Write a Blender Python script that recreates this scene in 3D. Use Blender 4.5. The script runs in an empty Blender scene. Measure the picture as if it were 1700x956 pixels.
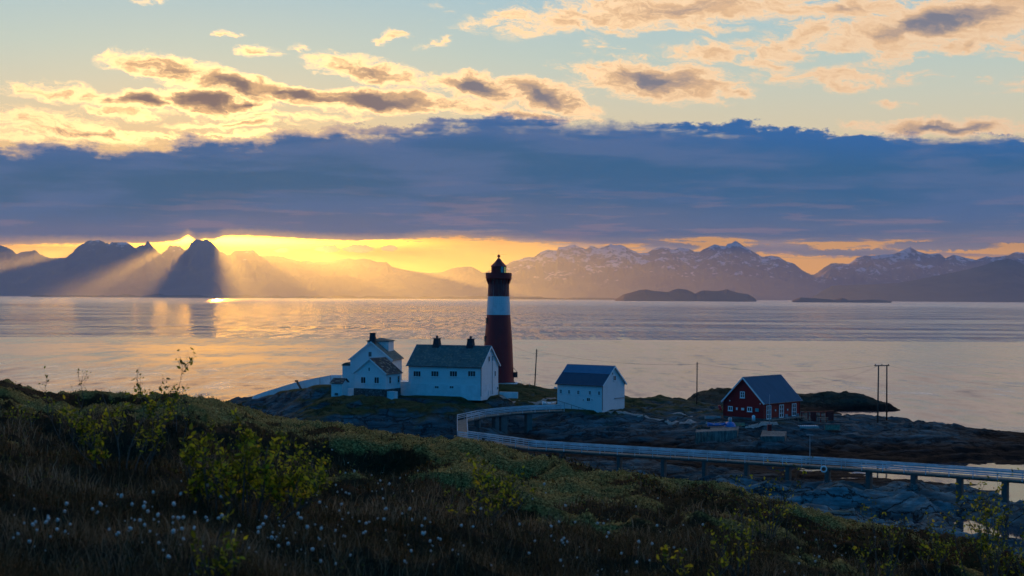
import bpy, bmesh, math, random
import numpy as np
from mathutils import Vector, Matrix

# ------------------------------------------------------------------ camera
F = 2361.0; PCX, PCY = 850.0, 478.0
CAMZ = 24.0
sc = bpy.context.scene
cam_d = bpy.data.cameras.new('camera'); cam = bpy.data.objects.new('camera', cam_d)
sc.collection.objects.link(cam); sc.camera = cam
PITCH = math.atan(15.0/F); ROLL = math.radians(0.30)
R3 = Matrix.Rotation(math.radians(90)+PITCH, 3, 'X') @ Matrix.Rotation(ROLL, 3, 'Z')
cam.matrix_world = Matrix.Translation((0,0,CAMZ)) @ R3.to_4x4()
cam_d.sensor_width = 36.0; cam_d.lens = 36.0*F/1700.0
cam_d.clip_start = 0.3; cam_d.clip_end = 120000
cam_d.dof.use_dof = True; cam_d.dof.focus_distance = 235.0; cam_d.dof.aperture_fstop = 4.0
def ray(px, py):
    d = R3 @ Vector(((px-PCX)/F, -(py-PCY)/F, -1.0)); return d.normalized()
def at(px, py, Y):                 # point at depth Y on the sight line of a photo pixel
    d = ray(px, py); k = Y/d.y
    return Vector((d.x*k, Y, CAMZ+d.z*k))
def gz(px, py, z):                 # point at height z
    d = ray(px, py); k = (z-CAMZ)/d.z
    return Vector((d.x*k, d.y*k, z))
SUN = ray(352, 368)

# ------------------------------------------------------------------ node helper
class NT:
    def __init__(s, tree): s.t = tree; s.n = tree.nodes; s.l = tree.links
    def new(s, ty, **kw):
        n = s.n.new(ty)
        for k, v in kw.items(): setattr(n, k, v)
        return n
    def put(s, sock, v):
        if isinstance(v, bpy.types.NodeSocket): s.l.new(v, sock)
        elif v is not None:
            if isinstance(v, (tuple, list)) and len(v) == 3 and sock.type == 'RGBA': v = (*v, 1)
            sock.default_value = v
    def m(s, op, a, b=None, c=None, clamp=False):
        n = s.new('ShaderNodeMath', operation=op); n.use_clamp = clamp
        s.put(n.inputs[0], a); s.put(n.inputs[1], b)
        if c is not None: s.put(n.inputs[2], c)
        return n.outputs[0]
    def add(s, a, b): return s.m('ADD', a, b)
    def sub(s, a, b): return s.m('SUBTRACT', a, b)
    def mul(s, a, b): return s.m('MULTIPLY', a, b)
    def sm(s, v, lo, hi, a=0.0, b=1.0):
        n = s.new('ShaderNodeMapRange', interpolation_type='SMOOTHSTEP')
        for k, q in zip(range(5), (v, lo, hi, a, b)): s.put(n.inputs[k], q)
        return n.outputs[0]
    def lin(s, v, lo, hi, a=0.0, b=1.0):
        n = s.new('ShaderNodeMapRange')
        for k, q in zip(range(5), (v, lo, hi, a, b)): s.put(n.inputs[k], q)
        return n.outputs[0]
    def mix(s, f, a, b, bt='MIX'):
        n = s.new('ShaderNodeMix', data_type='RGBA', blend_type=bt)
        s.put(n.inputs[0], f); s.put(n.inputs[6], a); s.put(n.inputs[7], b)
        return n.outputs[2]
    def xyz(s, x, y, z):
        n = s.new('ShaderNodeCombineXYZ'); s.put(n.inputs[0], x); s.put(n.inputs[1], y); s.put(n.inputs[2], z)
        return n.outputs[0]
    def sep(s, v):
        n = s.new('ShaderNodeSeparateXYZ'); s.put(n.inputs[0], v); return n.outputs
    def vm(s, op, a, b=None, sc=None):
        n = s.new('ShaderNodeVectorMath', operation=op); s.put(n.inputs[0], a)
        if b is not None: s.put(n.inputs[1], b)
        if sc is not None: s.put(n.inputs[3], sc)
        return n.outputs['Value'] if op in ('LENGTH', 'DOT_PRODUCT', 'DISTANCE') else n.outputs[0]
    def noise(s, v, scale=1.0, detail=2.0, rough=0.5, dist=0.0, col=False, ty='FBM', dims='3D'):
        n = s.new('ShaderNodeTexNoise', noise_dimensions=dims); n.noise_type = ty
        s.put(n.inputs['Vector'], v); n.inputs['Scale'].default_value = scale
        n.inputs['Detail'].default_value = detail; n.inputs['Roughness'].default_value = rough
        n.inputs['Distortion'].default_value = dist
        return n.outputs['Color' if col else 'Fac']
    def ramp(s, f, stops, interp='LINEAR'):
        n = s.new('ShaderNodeValToRGB'); n.color_ramp.interpolation = interp
        e = n.color_ramp.elements
        while len(e) < len(stops): e.new(0.5)
        for q, (p, c) in zip(e, stops): q.position = p; q.color = (*c, 1) if len(c) == 3 else c
        s.put(n.inputs[0], f); return n.outputs[0]
def S(r, g, b):                    # sRGB 0-255 -> linear
    f = lambda c: c/12.92 if c <= 0.04045 else ((c+0.055)/1.055)**2.4
    return (f(r/255), f(g/255), f(b/255))
def azel(px, py):
    d = ray(px, py); return (math.atan2(d.x, d.y)*1000, math.asin(d.z)*1000)    # milliradians
K = 1000.0/F                       # photo pixel -> milliradian

# ------------------------------------------------------------------ world
w = bpy.data.worlds.new('World'); sc.world = w; w.use_nodes = True
w.node_tree.nodes.clear(); g = NT(w.node_tree)
def sky_world(g):
    tc = g.new('ShaderNodeTexCoord').outputs['Generated']
    x, y, z = g.sep(tc)
    A = g.mul(g.m('ARCTAN2', x, y), 1000.0)
    E = g.mul(g.m('ARCSINE', z), 1000.0)
    P = g.xyz(A, E, 0.0)
    # clear sky gradient by elevation
    mx = 1600.0
    def st(e, c): return (max(0.0, min(1.0, e/mx)), c)
    front = g.ramp(g.m('DIVIDE', E, mx), [
        st(0, S(255, 172, 72)), st(22, S(255, 172, 54)), st(42, S(255, 180, 58)), st(80, S(255, 205, 125)),
        st(115, S(230, 218, 180)), st(140, S(214, 216, 192)), st(170, S(192, 212, 203)), st(208, S(168, 203, 213)),
        st(260, S(200, 200, 200)), st(520, S(140, 155, 182)), st(850, S(80, 115, 165)), st(1570, S(34, 80, 136))])
    # Nishita dusk sky behind and overhead, tinted
    nis = g.new('ShaderNodeTexSky'); nis.sky_type = 'NISHITA'; nis.sun_disc = False
    nis.sun_elevation = math.asin(SUN.z); nis.sun_rotation = math.atan2(SUN.x, SUN.y)
    nis.altitude = 0; nis.ozone_density = 4.0; nis.dust_density = 0.6
    backc = g.mix(1.0, nis.outputs[0], (BACK_MUL[0], BACK_MUL[1], BACK_MUL[2]), 'MULTIPLY')
    backc = g.mix(0.75, backc, BACK)
    ca = g.m('COSINE', g.mul(A, 0.001))
    fb = g.sm(ca, -0.25, 0.75)
    hi = g.sm(E, 500.0, 1100.0)
    fb = g.mul(fb, g.sub(1.0, g.mul(hi, 0.8)))
    col = g.mix(fb, backc, front)
    # glow round the hidden sun
    sa, se = math.atan2(SUN.x, SUN.y)*1000, math.asin(SUN.z)*1000
    dv = g.vm('MULTIPLY', g.vm('SUBTRACT', P, (sa, se, 0)), (1.0, 1.7, 0))
    r = g.vm('LENGTH', dv)
    gl = g.m('EXPONENT', g.mul(r, -1/110.0))
    gl2 = g.m('EXPONENT', g.mul(r, -1/250.0))
    col = g.mix(g.mul(g.mul(gl, 0.9), g.sm(E, 55.0, 130.0, 0.25, 1.0)), col, (1.7, 1.10, 0.36), 'MIX')
    col = g.mix(g.mul(g.mul(gl2, g.sm(E, 170.0, 20.0)), 1.0), col, (1.25, 0.50, 0.035), 'MIX')
    gl3 = g.m('EXPONENT', g.mul(g.m('POWER', g.m('DIVIDE', g.vm('LENGTH', g.vm('MULTIPLY', g.vm('SUBTRACT', P, (sa-18, 38.5, 0)), (0.5, 13.0, 0))), 50.0), 2.0), -1.0))
    col = g.mix(1.0, col, g.mix(gl3, (0,0,0), (34.0, 15.0, 0.8)), "ADD")
    # low horizon: gold left and middle, paler apricot to the right
    # upper clouds
    warp = g.noise(g.vm('MULTIPLY', P, (0.030, 0.055, 0)), 1.0, 4.0, 0.6, col=True, dims='2D')
    wv = g.vm('MULTIPLY', g.vm('SUBTRACT', warp, (0.5, 0.5, 0.5)), (46.0, 15.0, 0))
    PW = g.vm('ADD', P, wv)
    blobs = [(60,234,130,10,0,.45),(390,206,120,9,-3,.5),(330,226,300,10,-2,.45),(760,176,160,16,6,.6),(200,190,60,10,6,.5),(1650,40,80,40,-10,.6),(1450,60,60,14,-30,.5),(1250,100,60,10,-5,.42),(285,116,120,24,9,.72),(395,143,95,22,14,.95),(500,156,110,17,7,1.05),(622,168,125,22,3,1.18),(232,166,62,18,0,1.0),(338,168,78,24,4,1.18),(408,172,48,13,0,.95),(150,160,90,14,4,.5),
        (90,152,80,18,4,.45),(60,200,140,24,0,.50),(140,224,140,15,4,.72),(610,120,110,22,10,.75),(790,143,78,26,6,1.1),
        (905,158,100,24,14,1.0),(1090,135,150,34,6,1.0),(1232,156,42,12,2,.5),(1380,130,130,24,3,.5),(1500,130,70,15,0,.36),
        (1565,210,145,15,2,.95),(1180,84,110,20,0,.50),(930,30,190,34,-4,.46),(1140,14,260,36,-4,.72),(1330,60,130,44,-30,.50),
        (1570,34,210,34,-8,1.0),(1490,88,70,16,-18,.55),(1610,72,80,18,-4,.62),(656,60,34,17,-6,.46),(432,82,46,11,0,.44),
        (497,80,28,9,0,.40),(172,85,16,7,0,.36),(250,2,34,10,0,.42),(722,70,32,9,-14,.40),(430,192,220,9,0,.42),
        (1160,46,110,14,2,.40),(870,190,120,14,4,.7),(1690,80,50,30,0,.4),(1170,168,60,8,0,.36),(1490,172,50,8,0,.36),
        (1400,14,120,20,0,.7),(375,57,20,7,0,.38),(60,150,30,10,0,.4)]
    acc = None
    for px, py, rx, ry, rot, s in blobs:
        a0, e0 = azel(px, py)
        mp = g.new('ShaderNodeMapping'); mp.vector_type = 'TEXTURE'
        g.put(mp.inputs[0], PW); mp.inputs[1].default_value = (a0, e0, 0)
        mp.inputs[2].default_value = (0, 0, math.radians(-rot)); mp.inputs[3].default_value = (rx*K*1.25, ry*K*1.25, 1)
        gr = g.new('ShaderNodeTexGradient', gradient_type='SPHERICAL'); g.put(gr.inputs[0], mp.outputs[0])
        v = g.mul(gr.outputs['Fac'], s*1.35)
        acc = v if acc is None else g.m('MAXIMUM', acc, v)
    rt = g.new('ShaderNodeVectorRotate', rotation_type='Z_AXIS'); g.put(rt.inputs['Vector'], PW); rt.inputs['Angle'].default_value = math.radians(9)
    PR = rt.outputs[0]
    n1 = g.noise(g.vm('MULTIPLY', PR, (0.042, 0.13, 0)), 1.0, 8.0, 0.70, dims='2D')
    n2 = g.noise(g.vm('MULTIPLY', P, (0.012, 0.045, 0)), 1.0, 5.0, 0.6, dims='2D')
    # high thin clouds, everywhere above, more to the right
    gen = g.mul(g.sm(n2, 0.50, 0.72), g.mul(g.sm(E, 118.0, 150.0), g.sm(A, -150.0, 150.0, 0.10, 0.40)))
    gen = g.m('MAXIMUM', gen, g.mul(g.sm(n2, 0.28, 0.56), g.mul(g.sm(E, 210.0, 250.0), 0.85)))
    acc = g.m('MAXIMUM', acc, gen)
    dens = g.add(g.mul(acc, 0.92), g.mul(g.sub(n1, 0.53), g.sm(acc, 0.0, 0.35, 0.1, 1.15)))
    dens = g.m('MULTIPLY', dens, g.sm(E, 90.0, 112.0))
    cov = g.sm(dens, 0.08, 0.40)
    near = g.m('EXPONENT', g.mul(g.vm('LENGTH', g.vm('MULTIPLY', g.vm('SUBTRACT', P, (sa, se, 0)), (1.0, 1.2, 0))), -1/135.0))
    lit = g.mix(near, S(255, 216, 172), (3.8, 2.35, 0.72))
    core = g.mix(g.sm(near, 0.0, 0.5), S(122, 118, 130), S(128, 96, 82))
    mid = g.mix(near, S(246, 196, 140), S(240, 176, 92))
    vv = g.noise(g.vm('MULTIPLY', PR, (0.085, 0.26, 0)), 1.0, 6.0, 0.66, dims='2D')
    d2 = g.add(dens, g.mul(g.sub(vv, 0.5), 0.55))
    cc = g.mix(g.sm(d2, 0.30, 0.78), lit, mid)
    cc = g.mix(g.sm(g.add(g.mul(acc, 0.75), g.mul(g.sub(d2, 0.5), 0.45)), 0.52, 1.20), cc, core)
    cc = g.mix(g.sm(E, 212.0, 270.0), cc, (1.12, 0.86, 0.70))
    azs = g.m('EXPONENT', g.mul(g.m('POWER', g.m('DIVIDE', g.sub(A, sa), 95.0), 2.0), -1.0))
    cc = g.mix(g.mul(g.mul(azs, g.sm(E, 205.0, 240.0)), g.sm(E, 600.0, 380.0)), cc, (3.4, 1.65, 0.42))  # gold glow added to the clouds above the view, reflected by the water
    cc = g.mix(g.sm(E, 360.0, 950.0), cc, (0.26, 0.31, 0.42))
    cov = g.mul(cov, g.sm(E, 1300.0, 700.0, 0.3, 1.0))
    cov = g.mul(cov, g.sm(ca, 0.0, 0.7))
    col = g.mix(g.mul(cov, 0.93), col, cc)
    # below the horizon
    col = g.mix(g.sm(E, -1.0, -30.0), col, (0.03, 0.05, 0.09))
    bg = g.new('ShaderNodeBackground'); g.put(bg.inputs[0], col); bg.inputs[1].default_value = 1.0
    out = g.new('ShaderNodeOutputWorld'); g.l.new(bg.outputs[0], out.inputs[0])
BACK = (0.012, 0.22, 0.56); BACK_MUL = (0.02, 0.06, 0.10)
sky_world(g)
try: w.cycles.sampling_method = 'MANUAL'; w.cycles.sample_map_resolution = 512
except Exception: pass

# ------------------------------------------------------------------ sun and colour management
sd = bpy.data.lights.new('sun', 'SUN'); sun = bpy.data.objects.new('sun', sd); sc.collection.objects.link(sun)
sd.energy = 5.0; sd.angle = math.radians(0.5); sd.color = (1.7, 0.58, 0.04)
sun.rotation_mode = 'QUATERNION'; sun.rotation_quaternion = SUN.to_track_quat('Z', 'Y')
sun.location = (-60, -40, 90)
sc.view_settings.view_transform = 'Standard'; sc.view_settings.look = 'None'
sc.view_settings.exposure = 0.0; sc.view_settings.gamma = 1.0
sc.cycles.max_bounces = 5; sc.cycles.diffuse_bounces = 2; sc.cycles.glossy_bounces = 3
sc.cycles.transmission_bounces = 3; sc.cycles.transparent_max_bounces = 12; sc.cycles.volume_bounces = 1
sc.cycles.use_denoising = True; sc.cycles.sample_clamp_indirect = 10.0; sc.cycles.caustics_reflective = False
sc.cycles.caustics_refractive = False

# ------------------------------------------------------------------ general helpers
rnd = random.Random(7)
def link(name, me, mat=None, parent=None):
    o = bpy.data.objects.new(name, me); sc.collection.objects.link(o)
    if mat is not None:
        for q in (mat if isinstance(mat, (list, tuple)) else [mat]): me.materials.append(q)
    if parent is not None: o.parent = parent
    return o
def tag(o, label=None, cat=None, group=None, kind=None):
    if label: o['label'] = label
    if cat: o['category'] = cat
    if group: o['group'] = group
    if kind: o['kind'] = kind
    return o
def thing(name, label, cat, loc=(0,0,0), rz=0.0, group=None):
    o = bpy.data.objects.new(name, None); sc.collection.objects.link(o)
    o.empty_display_size = 0.2; o.location = loc; o.rotation_euler = (0,0,rz)
    return tag(o, label, cat, group)
def np_mesh(name, V, Fc, smooth=True):       # V (n,3), Fc (m,k) with constant k
    me = bpy.data.meshes.new(name); V = np.asarray(V, np.float32); Fc = np.asarray(Fc, np.int32)
    k = Fc.shape[1]
    me.vertices.add(len(V)); me.vertices.foreach_set('co', V.ravel())
    me.loops.add(Fc.size); me.loops.foreach_set('vertex_index', Fc.ravel())
    me.polygons.add(len(Fc)); me.polygons.foreach_set('loop_start', np.arange(0, Fc.size, k, dtype=np.int32))
    me.polygons.foreach_set('loop_total', np.full(len(Fc), k, np.int32))
    me.polygons.foreach_set('use_smooth', np.full(len(Fc), smooth))
    me.update(calc_edges=True); return me
def grid_faces(nr, nc):
    i = np.arange(nr-1)[:,None]*nc + np.arange(nc-1)[None,:]
    return np.stack([i, i+1, i+nc+1, i+nc], -1).reshape(-1, 4)
def hash2(ix, iy, seed):
    h = (ix.astype(np.int64)*374761393 + iy.astype(np.int64)*668265263 + seed*1274126177) & 0xffffffff
    h = ((h ^ (h >> 13))*1274126177) & 0xffffffff
    return ((h ^ (h >> 16)) & 0xffffff)/float(0xffffff)
def vnoise(x, y, seed=0):
    x = np.asarray(x, float); y = np.asarray(y, float)
    ix = np.floor(x); iy = np.floor(y); fx = x-ix; fy = y-iy
    fx = fx*fx*fx*(fx*(fx*6-15)+10); fy = fy*fy*fy*(fy*(fy*6-15)+10)
    a = hash2(ix, iy, seed); b = hash2(ix+1, iy, seed); c = hash2(ix, iy+1, seed); d = hash2(ix+1, iy+1, seed)
    return (a+(b-a)*fx)*(1-fy)+(c+(d-c)*fx)*fy
def fbm(x, y, seed=0, oct=5, gain=0.5):
    s = 0; a = 1; t = 0
    for o in range(oct):
        s = s+a*vnoise(x, y, seed+o*17); t += a; a *= gain; x = x*2.03+1.7; y = y*2.03-3.1
    return s/t
def ridged(x, y, seed=0, oct=5, gain=0.5):
    s = 0; a = 1; t = 0
    for o in range(oct):
        s = s+a*(1-np.abs(2*vnoise(x, y, seed+o*13)-1)); t += a; a *= gain; x = x*2.07+5.1; y = y*2.07-1.3
    return s/t
def mat(name, fn=None, **kw):
    m_ = bpy.data.materials.new(name); m_.use_nodes = True; m_.node_tree.nodes.clear()
    t = NT(m_.node_tree); out = t.new('ShaderNodeOutputMaterial')
    fn(t, out); return m_
def principled(t, out, base, rough=0.8, spec=0.3, metal=0.0, normal=None, **kw):
    p = t.new('ShaderNodeBsdfPrincipled'); t.put(p.inputs['Base Color'], base); t.put(p.inputs['Roughness'], rough)
    t.put(p.inputs['Specular IOR Level'], spec); t.put(p.inputs['Metallic'], metal)
    if normal is not None: t.put(p.inputs['Normal'], normal)
    for k, v in kw.items(): t.put(p.inputs[k.replace('_', ' ')], v)
    t.l.new(p.outputs[0], out.inputs[0]); return p
def bump(t, h, dist=0.05, strength=1.0):
    b = t.new('ShaderNodeBump'); b.inputs['Strength'].default_value = strength; b.inputs['Distance'].default_value = dist
    t.put(b.inputs['Height'], h); return b.outputs[0]

# ------------------------------------------------------------------ cloud bank (outside the haze)
def cloud_bank():
    R0, TH = 33000.0, 500.0
    azs = np.radians(np.linspace(-48, 48, 97))
    z0, z1 = 24+R0*0.026, 24+R0*0.150
    zs = np.linspace(z0, z1, 9)
    V = []; 
    for rr in (R0, R0+TH):
        for zz in zs:
            for a in azs: V.append((rr*math.sin(a), rr*math.cos(a), zz))
    n = len(azs); mrow = len(zs); fcs = grid_faces(mrow, n); off = mrow*n
    allf = [tuple(f) for f in fcs] + [tuple((f+off)[::-1]) for f in fcs]
    for j in range(n-1):
        allf.append((j+1, j, j+off, j+1+off)); q = (mrow-1)*n
        allf.append((q+j, q+j+1, q+j+1+off, q+j+off))
    for i in range(mrow-1):
        allf.append((i*n, i*n+n, i*n+n+off, i*n+off)); e = n-1
        allf.append((i*n+n+e, i*n+e, i*n+e+off, i*n+n+e+off))
    me = np_mesh('cloud_bank', V, np.array(allf))
    def fn(t, out):
        pos = t.new('ShaderNodeNewGeometry').outputs['Position']
        x, y, z = t.sep(pos)
        A = t.mul(t.m('ARCTAN2', x, y), 1000.0)
        r = t.vm('LENGTH', t.xyz(x, y, 0.0))
        E = t.mul(t.m('DIVIDE', t.sub(z, CAMZ), r), 1000.0)
        P = t.xyz(A, E, 0.0)
        # tops: higher left of centre, falling to the right; pieces of the silhouette as a curve of azimuth
        def curve(pts, unit=1.0):
            n_ = t.new('ShaderNodeFloatCurve'); c = n_.mapping.curves[0]
            pp = [azel(a, b) for a, b in pts]
            xs = [(a+800)/1600 for a, b in pp]; ys = [b/200.0 for a, b in pp]
            while len(c.points) < len(xs): c.points.new(0.5, 0.5)
            for q, u, v in zip(c.points, xs, ys): q.location = (u, v)
            n_.mapping.update()
            t.put(n_.inputs[1], t.m('DIVIDE', t.add(A, 800.0), 1600.0)); n_.inputs[0].default_value = 1.0
            return t.mul(n_.outputs[0], 200.0)
        top = curve([(-1500,235),(-60,243),(30,243),(110,238),(200,240),(270,238),(310,228),(420,230),(470,214),(540,212),(600,208),(660,212),(720,202),(800,194),(880,189),(960,196),(1060,200),(1180,206),(1330,216),(1450,224),(1600,224),(1760,228),(3000,220)])
        bot = curve([(-1500,402),(-60,405),(120,405),(272,404),(279,402),(282,389),(290,389),(295,402),(307,403),(310,390),(316,390),(320,401),(334,398),(345,398),(354,398),(359,400),(363,392),(370,391),(440,393),(510,398),(640,400),(800,395),(950,402),(1060,404),(1200,402),(1330,404),(1450,400),(1600,396),(1760,392),(3000,390)])
        w1 = t.noise(t.vm('MULTIPLY', P, (0.034, 0.075, 0)), 1.0, 7.0, 0.66, dims='2D')
        w2 = t.noise(t.vm('MULTIPLY', P, (0.012, 0.16, 0)), 1.0, 6.0, 0.62, dims='2D')
        w3 = t.noise(t.vm('MULTIPLY', P, (0.0075, 0.055, 0)), 1.0, 5.0, 0.55, dims='2D')
        w4 = t.noise(t.vm('MULTIPLY', P, (0.20, 0.35, 0)), 1.0, 4.0, 0.6, dims='2D')
        dt = t.add(t.sub(top, E), t.add(t.mul(t.sub(w1, 0.44), 24.0), t.mul(t.sub(w4, 0.5), 4.0)))       # >0 inside
        db = t.add(t.sub(E, bot), t.add(t.mul(t.sub(w2, 0.5), t.sm(t.m('ABSOLUTE', t.add(A, 230.0)), 60.0, 240.0, 3.0, 15.0)), t.mul(t.sub(w4, 0.5), 2.2)))
        at_ = t.sm(dt, -1.5, t.sm(w3, 0.38, 0.62, 3.0, 17.0)); ab = t.sm(db, -1.0, 1.7)
        alpha = t.mul(at_, ab)
        # detached low wisps under the bank, thin
        wis = t.mul(t.mul(t.sm(w2, 0.56, 0.64), t.sm(E, 60.0, 52.0)), t.mul(t.sm(E, 26.5, 32.0), t.sm(A, -40.0, 180.0, 0.0, 0.9)))
        a0, e0 = azel(575, 413)
        for (px, py, rx, ry) in ((545,413,20,5),(595,413,26,6),(648,412,14,5),(470,416,14,3),(1290,412,60,8),(1380,420,70,6),(1560,408,90,8),(1450,418,40,6),(1640,398,90,6),(1110,410,50,7),(1100,425,45,6)):
            a0, e0 = azel(px, py)
            mp = t.new('ShaderNodeMapping'); mp.vector_type = 'TEXTURE'
            t.put(mp.inputs[0], t.vm('ADD', P, t.vm('MULTIPLY', t.vm('SUBTRACT', t.xyz(w1, w4, 0.0), (0.5, 0.5, 0)), (10, 5, 0))))
            mp.inputs[1].default_value = (a0, e0, 0); mp.inputs[3].default_value = (rx*K*1.3, ry*K*1.3, 1)
            gr = t.new('ShaderNodeTexGradient', gradient_type='SPHERICAL'); t.put(gr.inputs[0], mp.outputs[0])
            wis = t.m('MAXIMUM', wis, t.sm(gr.outputs['Fac'], 0.12, 0.45))
        alpha = t.m('MAXIMUM', alpha, wis)
        # colour: deep blue body, mauve and streaked below, warmer edges toward the sun
        rel = t.m('DIVIDE', t.sub(E, bot), t.m('MAXIMUM', t.sub(top, bot), 1.0))
        body = t.mix(t.sm(A, -260.0, 260.0), S(24, 86, 124), S(0, 90, 136))
        body = t.mix(t.sm(rel, 0.62, 1.05), body, t.mix(t.sm(A, -200.0, 200.0), S(52, 96, 150), S(4, 96, 162)))
        body = t.mix(t.mul(t.sm(w3, 0.42, 0.66), 0.60), body, S(84, 108, 152))
        low = t.mix(t.sm(A, -350.0, 300.0), S(112, 110, 138), S(92, 108, 138))
        lowf = t.sm(t.add(rel, t.mul(t.sub(w3, 0.5), 0.5)), 0.42, 0.05)
        body = t.mix(t.mul(lowf, 0.9), body, low)
        stre = t.mul(t.sm(w2, 0.50, 0.64), t.sm(rel, 0.62, 0.05))
        body = t.mix(t.mul(stre, 0.30), body, S(200, 145, 138))
        # warm low light painted into the thin edges near the sun
        sa, se = math.atan2(SUN.x, SUN.y)*1000, math.asin(SUN.z)*1000
        near = t.m('EXPONENT', t.mul(t.vm('LENGTH', t.vm('MULTIPLY', t.vm('SUBTRACT', P, (sa, se, 0)), (1.0, 1.0, 0))), -1/120.0))
        edge = t.mul(t.sm(dt, 9.0, 0.0), t.sm(near, 0.12, 0.55))
        body = t.mix(t.mul(edge, 0.75), body, (1.3, 0.80, 0.34))
        edge2 = t.mul(t.sm(db, 7.0, 0.0), t.sm(near, 0.03, 0.5, 0.15, 1.0))
        body = t.mix(t.mul(edge2, 0.8), body, (1.2, 0.62, 0.20))
        em = t.new('ShaderNodeEmission'); t.put(em.inputs[0], body)
        tr = t.new('ShaderNodeBsdfTransparent')
        mx = t.new('ShaderNodeMixShader'); t.put(mx.inputs[0], alpha); t.l.new(tr.outputs[0], mx.inputs[1]); t.l.new(em.outputs[0], mx.inputs[2])
        t.l.new(mx.outputs[0], out.inputs[0])
    m_ = mat('cloud', fn); m_.cycles.emission_sampling = 'NONE'
    o = link('cloud_bank', me, m_); tag(o, kind='structure'); return o
cloud_bank()

# ------------------------------------------------------------------ mountains
def rockmat(name, rock, snow, amt, scale=1.0):
    def fn(t, out):
        geo = t.new('ShaderNodeNewGeometry'); pos = geo.outputs['Position']; nz = t.sep(geo.outputs['Normal'])[2]
        z = t.sep(pos)[2]
        n1 = t.noise(t.vm('MULTIPLY', pos, (0.004*scale, 0.0015*scale, 0.006*scale)), 1.0, 7.0, 0.68)
        n2 = t.noise(pos, 0.0011*scale, 5.0, 0.6)
        f = t.add(t.add(t.mul(z, 0.00055), t.mul(t.sub(n1, 0.5), 2.2)), t.mul(t.sub(n2, 0.5), 1.2))
        f = t.add(f, t.mul(t.sub(nz, 0.75), 0.8))
        s = t.mul(t.sm(f, 1.0-amt, 1.22-amt), t.sm(z, 150.0, 420.0))
        c = t.mix(t.mul(s, 1.0 if amt > 0 else 0.0), rock, snow)
        principled(t, out, c, 0.9, 0.1)
    return mat(name, fn)
def mrange(name, prof, D, front, back, material, seed, rough_px=1.2, x0=None, x1=None, step=1.3, rows=(46, 8), base=-12.0, spur=1.0):
    pr = [azel(a, b) for a, b in prof]
    pa = np.array([p[0] for p in pr])/1000; pe = np.array([p[1] for p in pr])/1000
    a = np.arange(pa[0], pa[-1], step/F)
    def H(az):
        e = np.interp(az, pa, pe)
        hgt = np.tan(e)*D/np.cos(0) + CAMZ
        return np.maximum(hgt, -5)
    # distance measured along the horizontal ray
    ts = np.concatenate([-np.linspace(1, 0, rows[0]+1)**1.25, np.linspace(0, 1, rows[1]+1)[1:]])
    T, AA = np.meshgrid(ts, a, indexing='ij')
    dist = D + np.where(T < 0, T*front, T*back)
    X = dist*np.sin(AA); Y = dist*np.cos(AA)
    sc_ = D*0.03
    nz = ridged(X/sc_*1.0, Y/sc_*1.0, seed, 6, 0.55)
    sh = (fbm(X/sc_*0.5, Y/sc_*0.5, seed+50, 4)-0.5)*0.030*spur*np.abs(T)**0.7*np.where(T < 0, 1, 0)
    HH = H(AA+sh)
    crest = H(AA) + (ridged(AA*420, AA*0, seed+9, 5, 0.62)-0.58)*rough_px*D/F*1.6*np.exp(-(T/0.2)**2)
    k = np.abs(T)
    prof_t = (1-k)**1.15
    h = (crest*np.exp(-(k/0.10)**2) + HH*(1-np.exp(-(k/0.10)**2)))*prof_t
    h = h + (nz-0.62)*np.minimum(k*3.5, 1)*(1-k)**0.8*HH*0.55*spur
    h = np.minimum(h, (H(AA)-CAMZ)*dist/D*0.955 + CAMZ + 1e9*(k < 0.02))
    h = np.where(k > 0.995, base, np.maximum(h, base))
    V = np.stack([X, Y, h], -1).reshape(-1, 3)
    me = np_mesh(name, V, grid_faces(len(ts), len(a)))
    return tag(link(name, me, material), kind='structure')
ROCK = (0.075, 0.11, 0.15)
M_left = rockmat('mountain_left', ROCK, (0.55, 0.6, 0.68), 0.16)
M_right = rockmat('mountain_right', (0.05, 0.10, 0.16), (0.46, 0.52, 0.62), 0.46, 1.7)
M_far = rockmat('mountain_far', ROCK, (0.5, 0.55, 0.62), 0.0)
M_islet = rockmat('far_islet', (0.04, 0.085, 0.12), (0.1, 0.1, 0.1), 0.0)
P_left = [(-420,452),(-300,440),(-200,420),(-120,430),(-40,402),(-10,402),(0,406),(14,412),(27,421),(35,418),(50,417),(58,415),(67,422),(83,429),(94,428),(110,428),(121,418),(132,407),(147,400),(165,398),(176,404),(195,402),(209,402),(226,412),(233,408),(240,407),(245,399),(250,405),(254,409),(260,417),(268,421),(275,417),(281,408),(299,408),(304,413),(309,415),(313,411),(317,403),(323,398),(330,397.5),(337,399),(345,398),(351,402),(355,406),(362,415),(374,422),(382,424),(389,415),(405,416),(420,415),(432,424),(463,425),(494,432),(516,438),(535,440),(551,436),(567,433),(576,432),(595,437),(620,450),(650,462),(690,476),(740,490),(760,495)]
P_mid = [(480,450),(500,434),(510,432),(520,435),(545,433),(565,430),(580,429),(588,431),(604,429),(615,431),(626,435),(642,435),(651,443),(667,447),(692,451),(714,453),(733,452),(751,445),(777,442),(784,443),(789,446),(802,453),(815,448),(840,440),(880,460),(920,485)]
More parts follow.
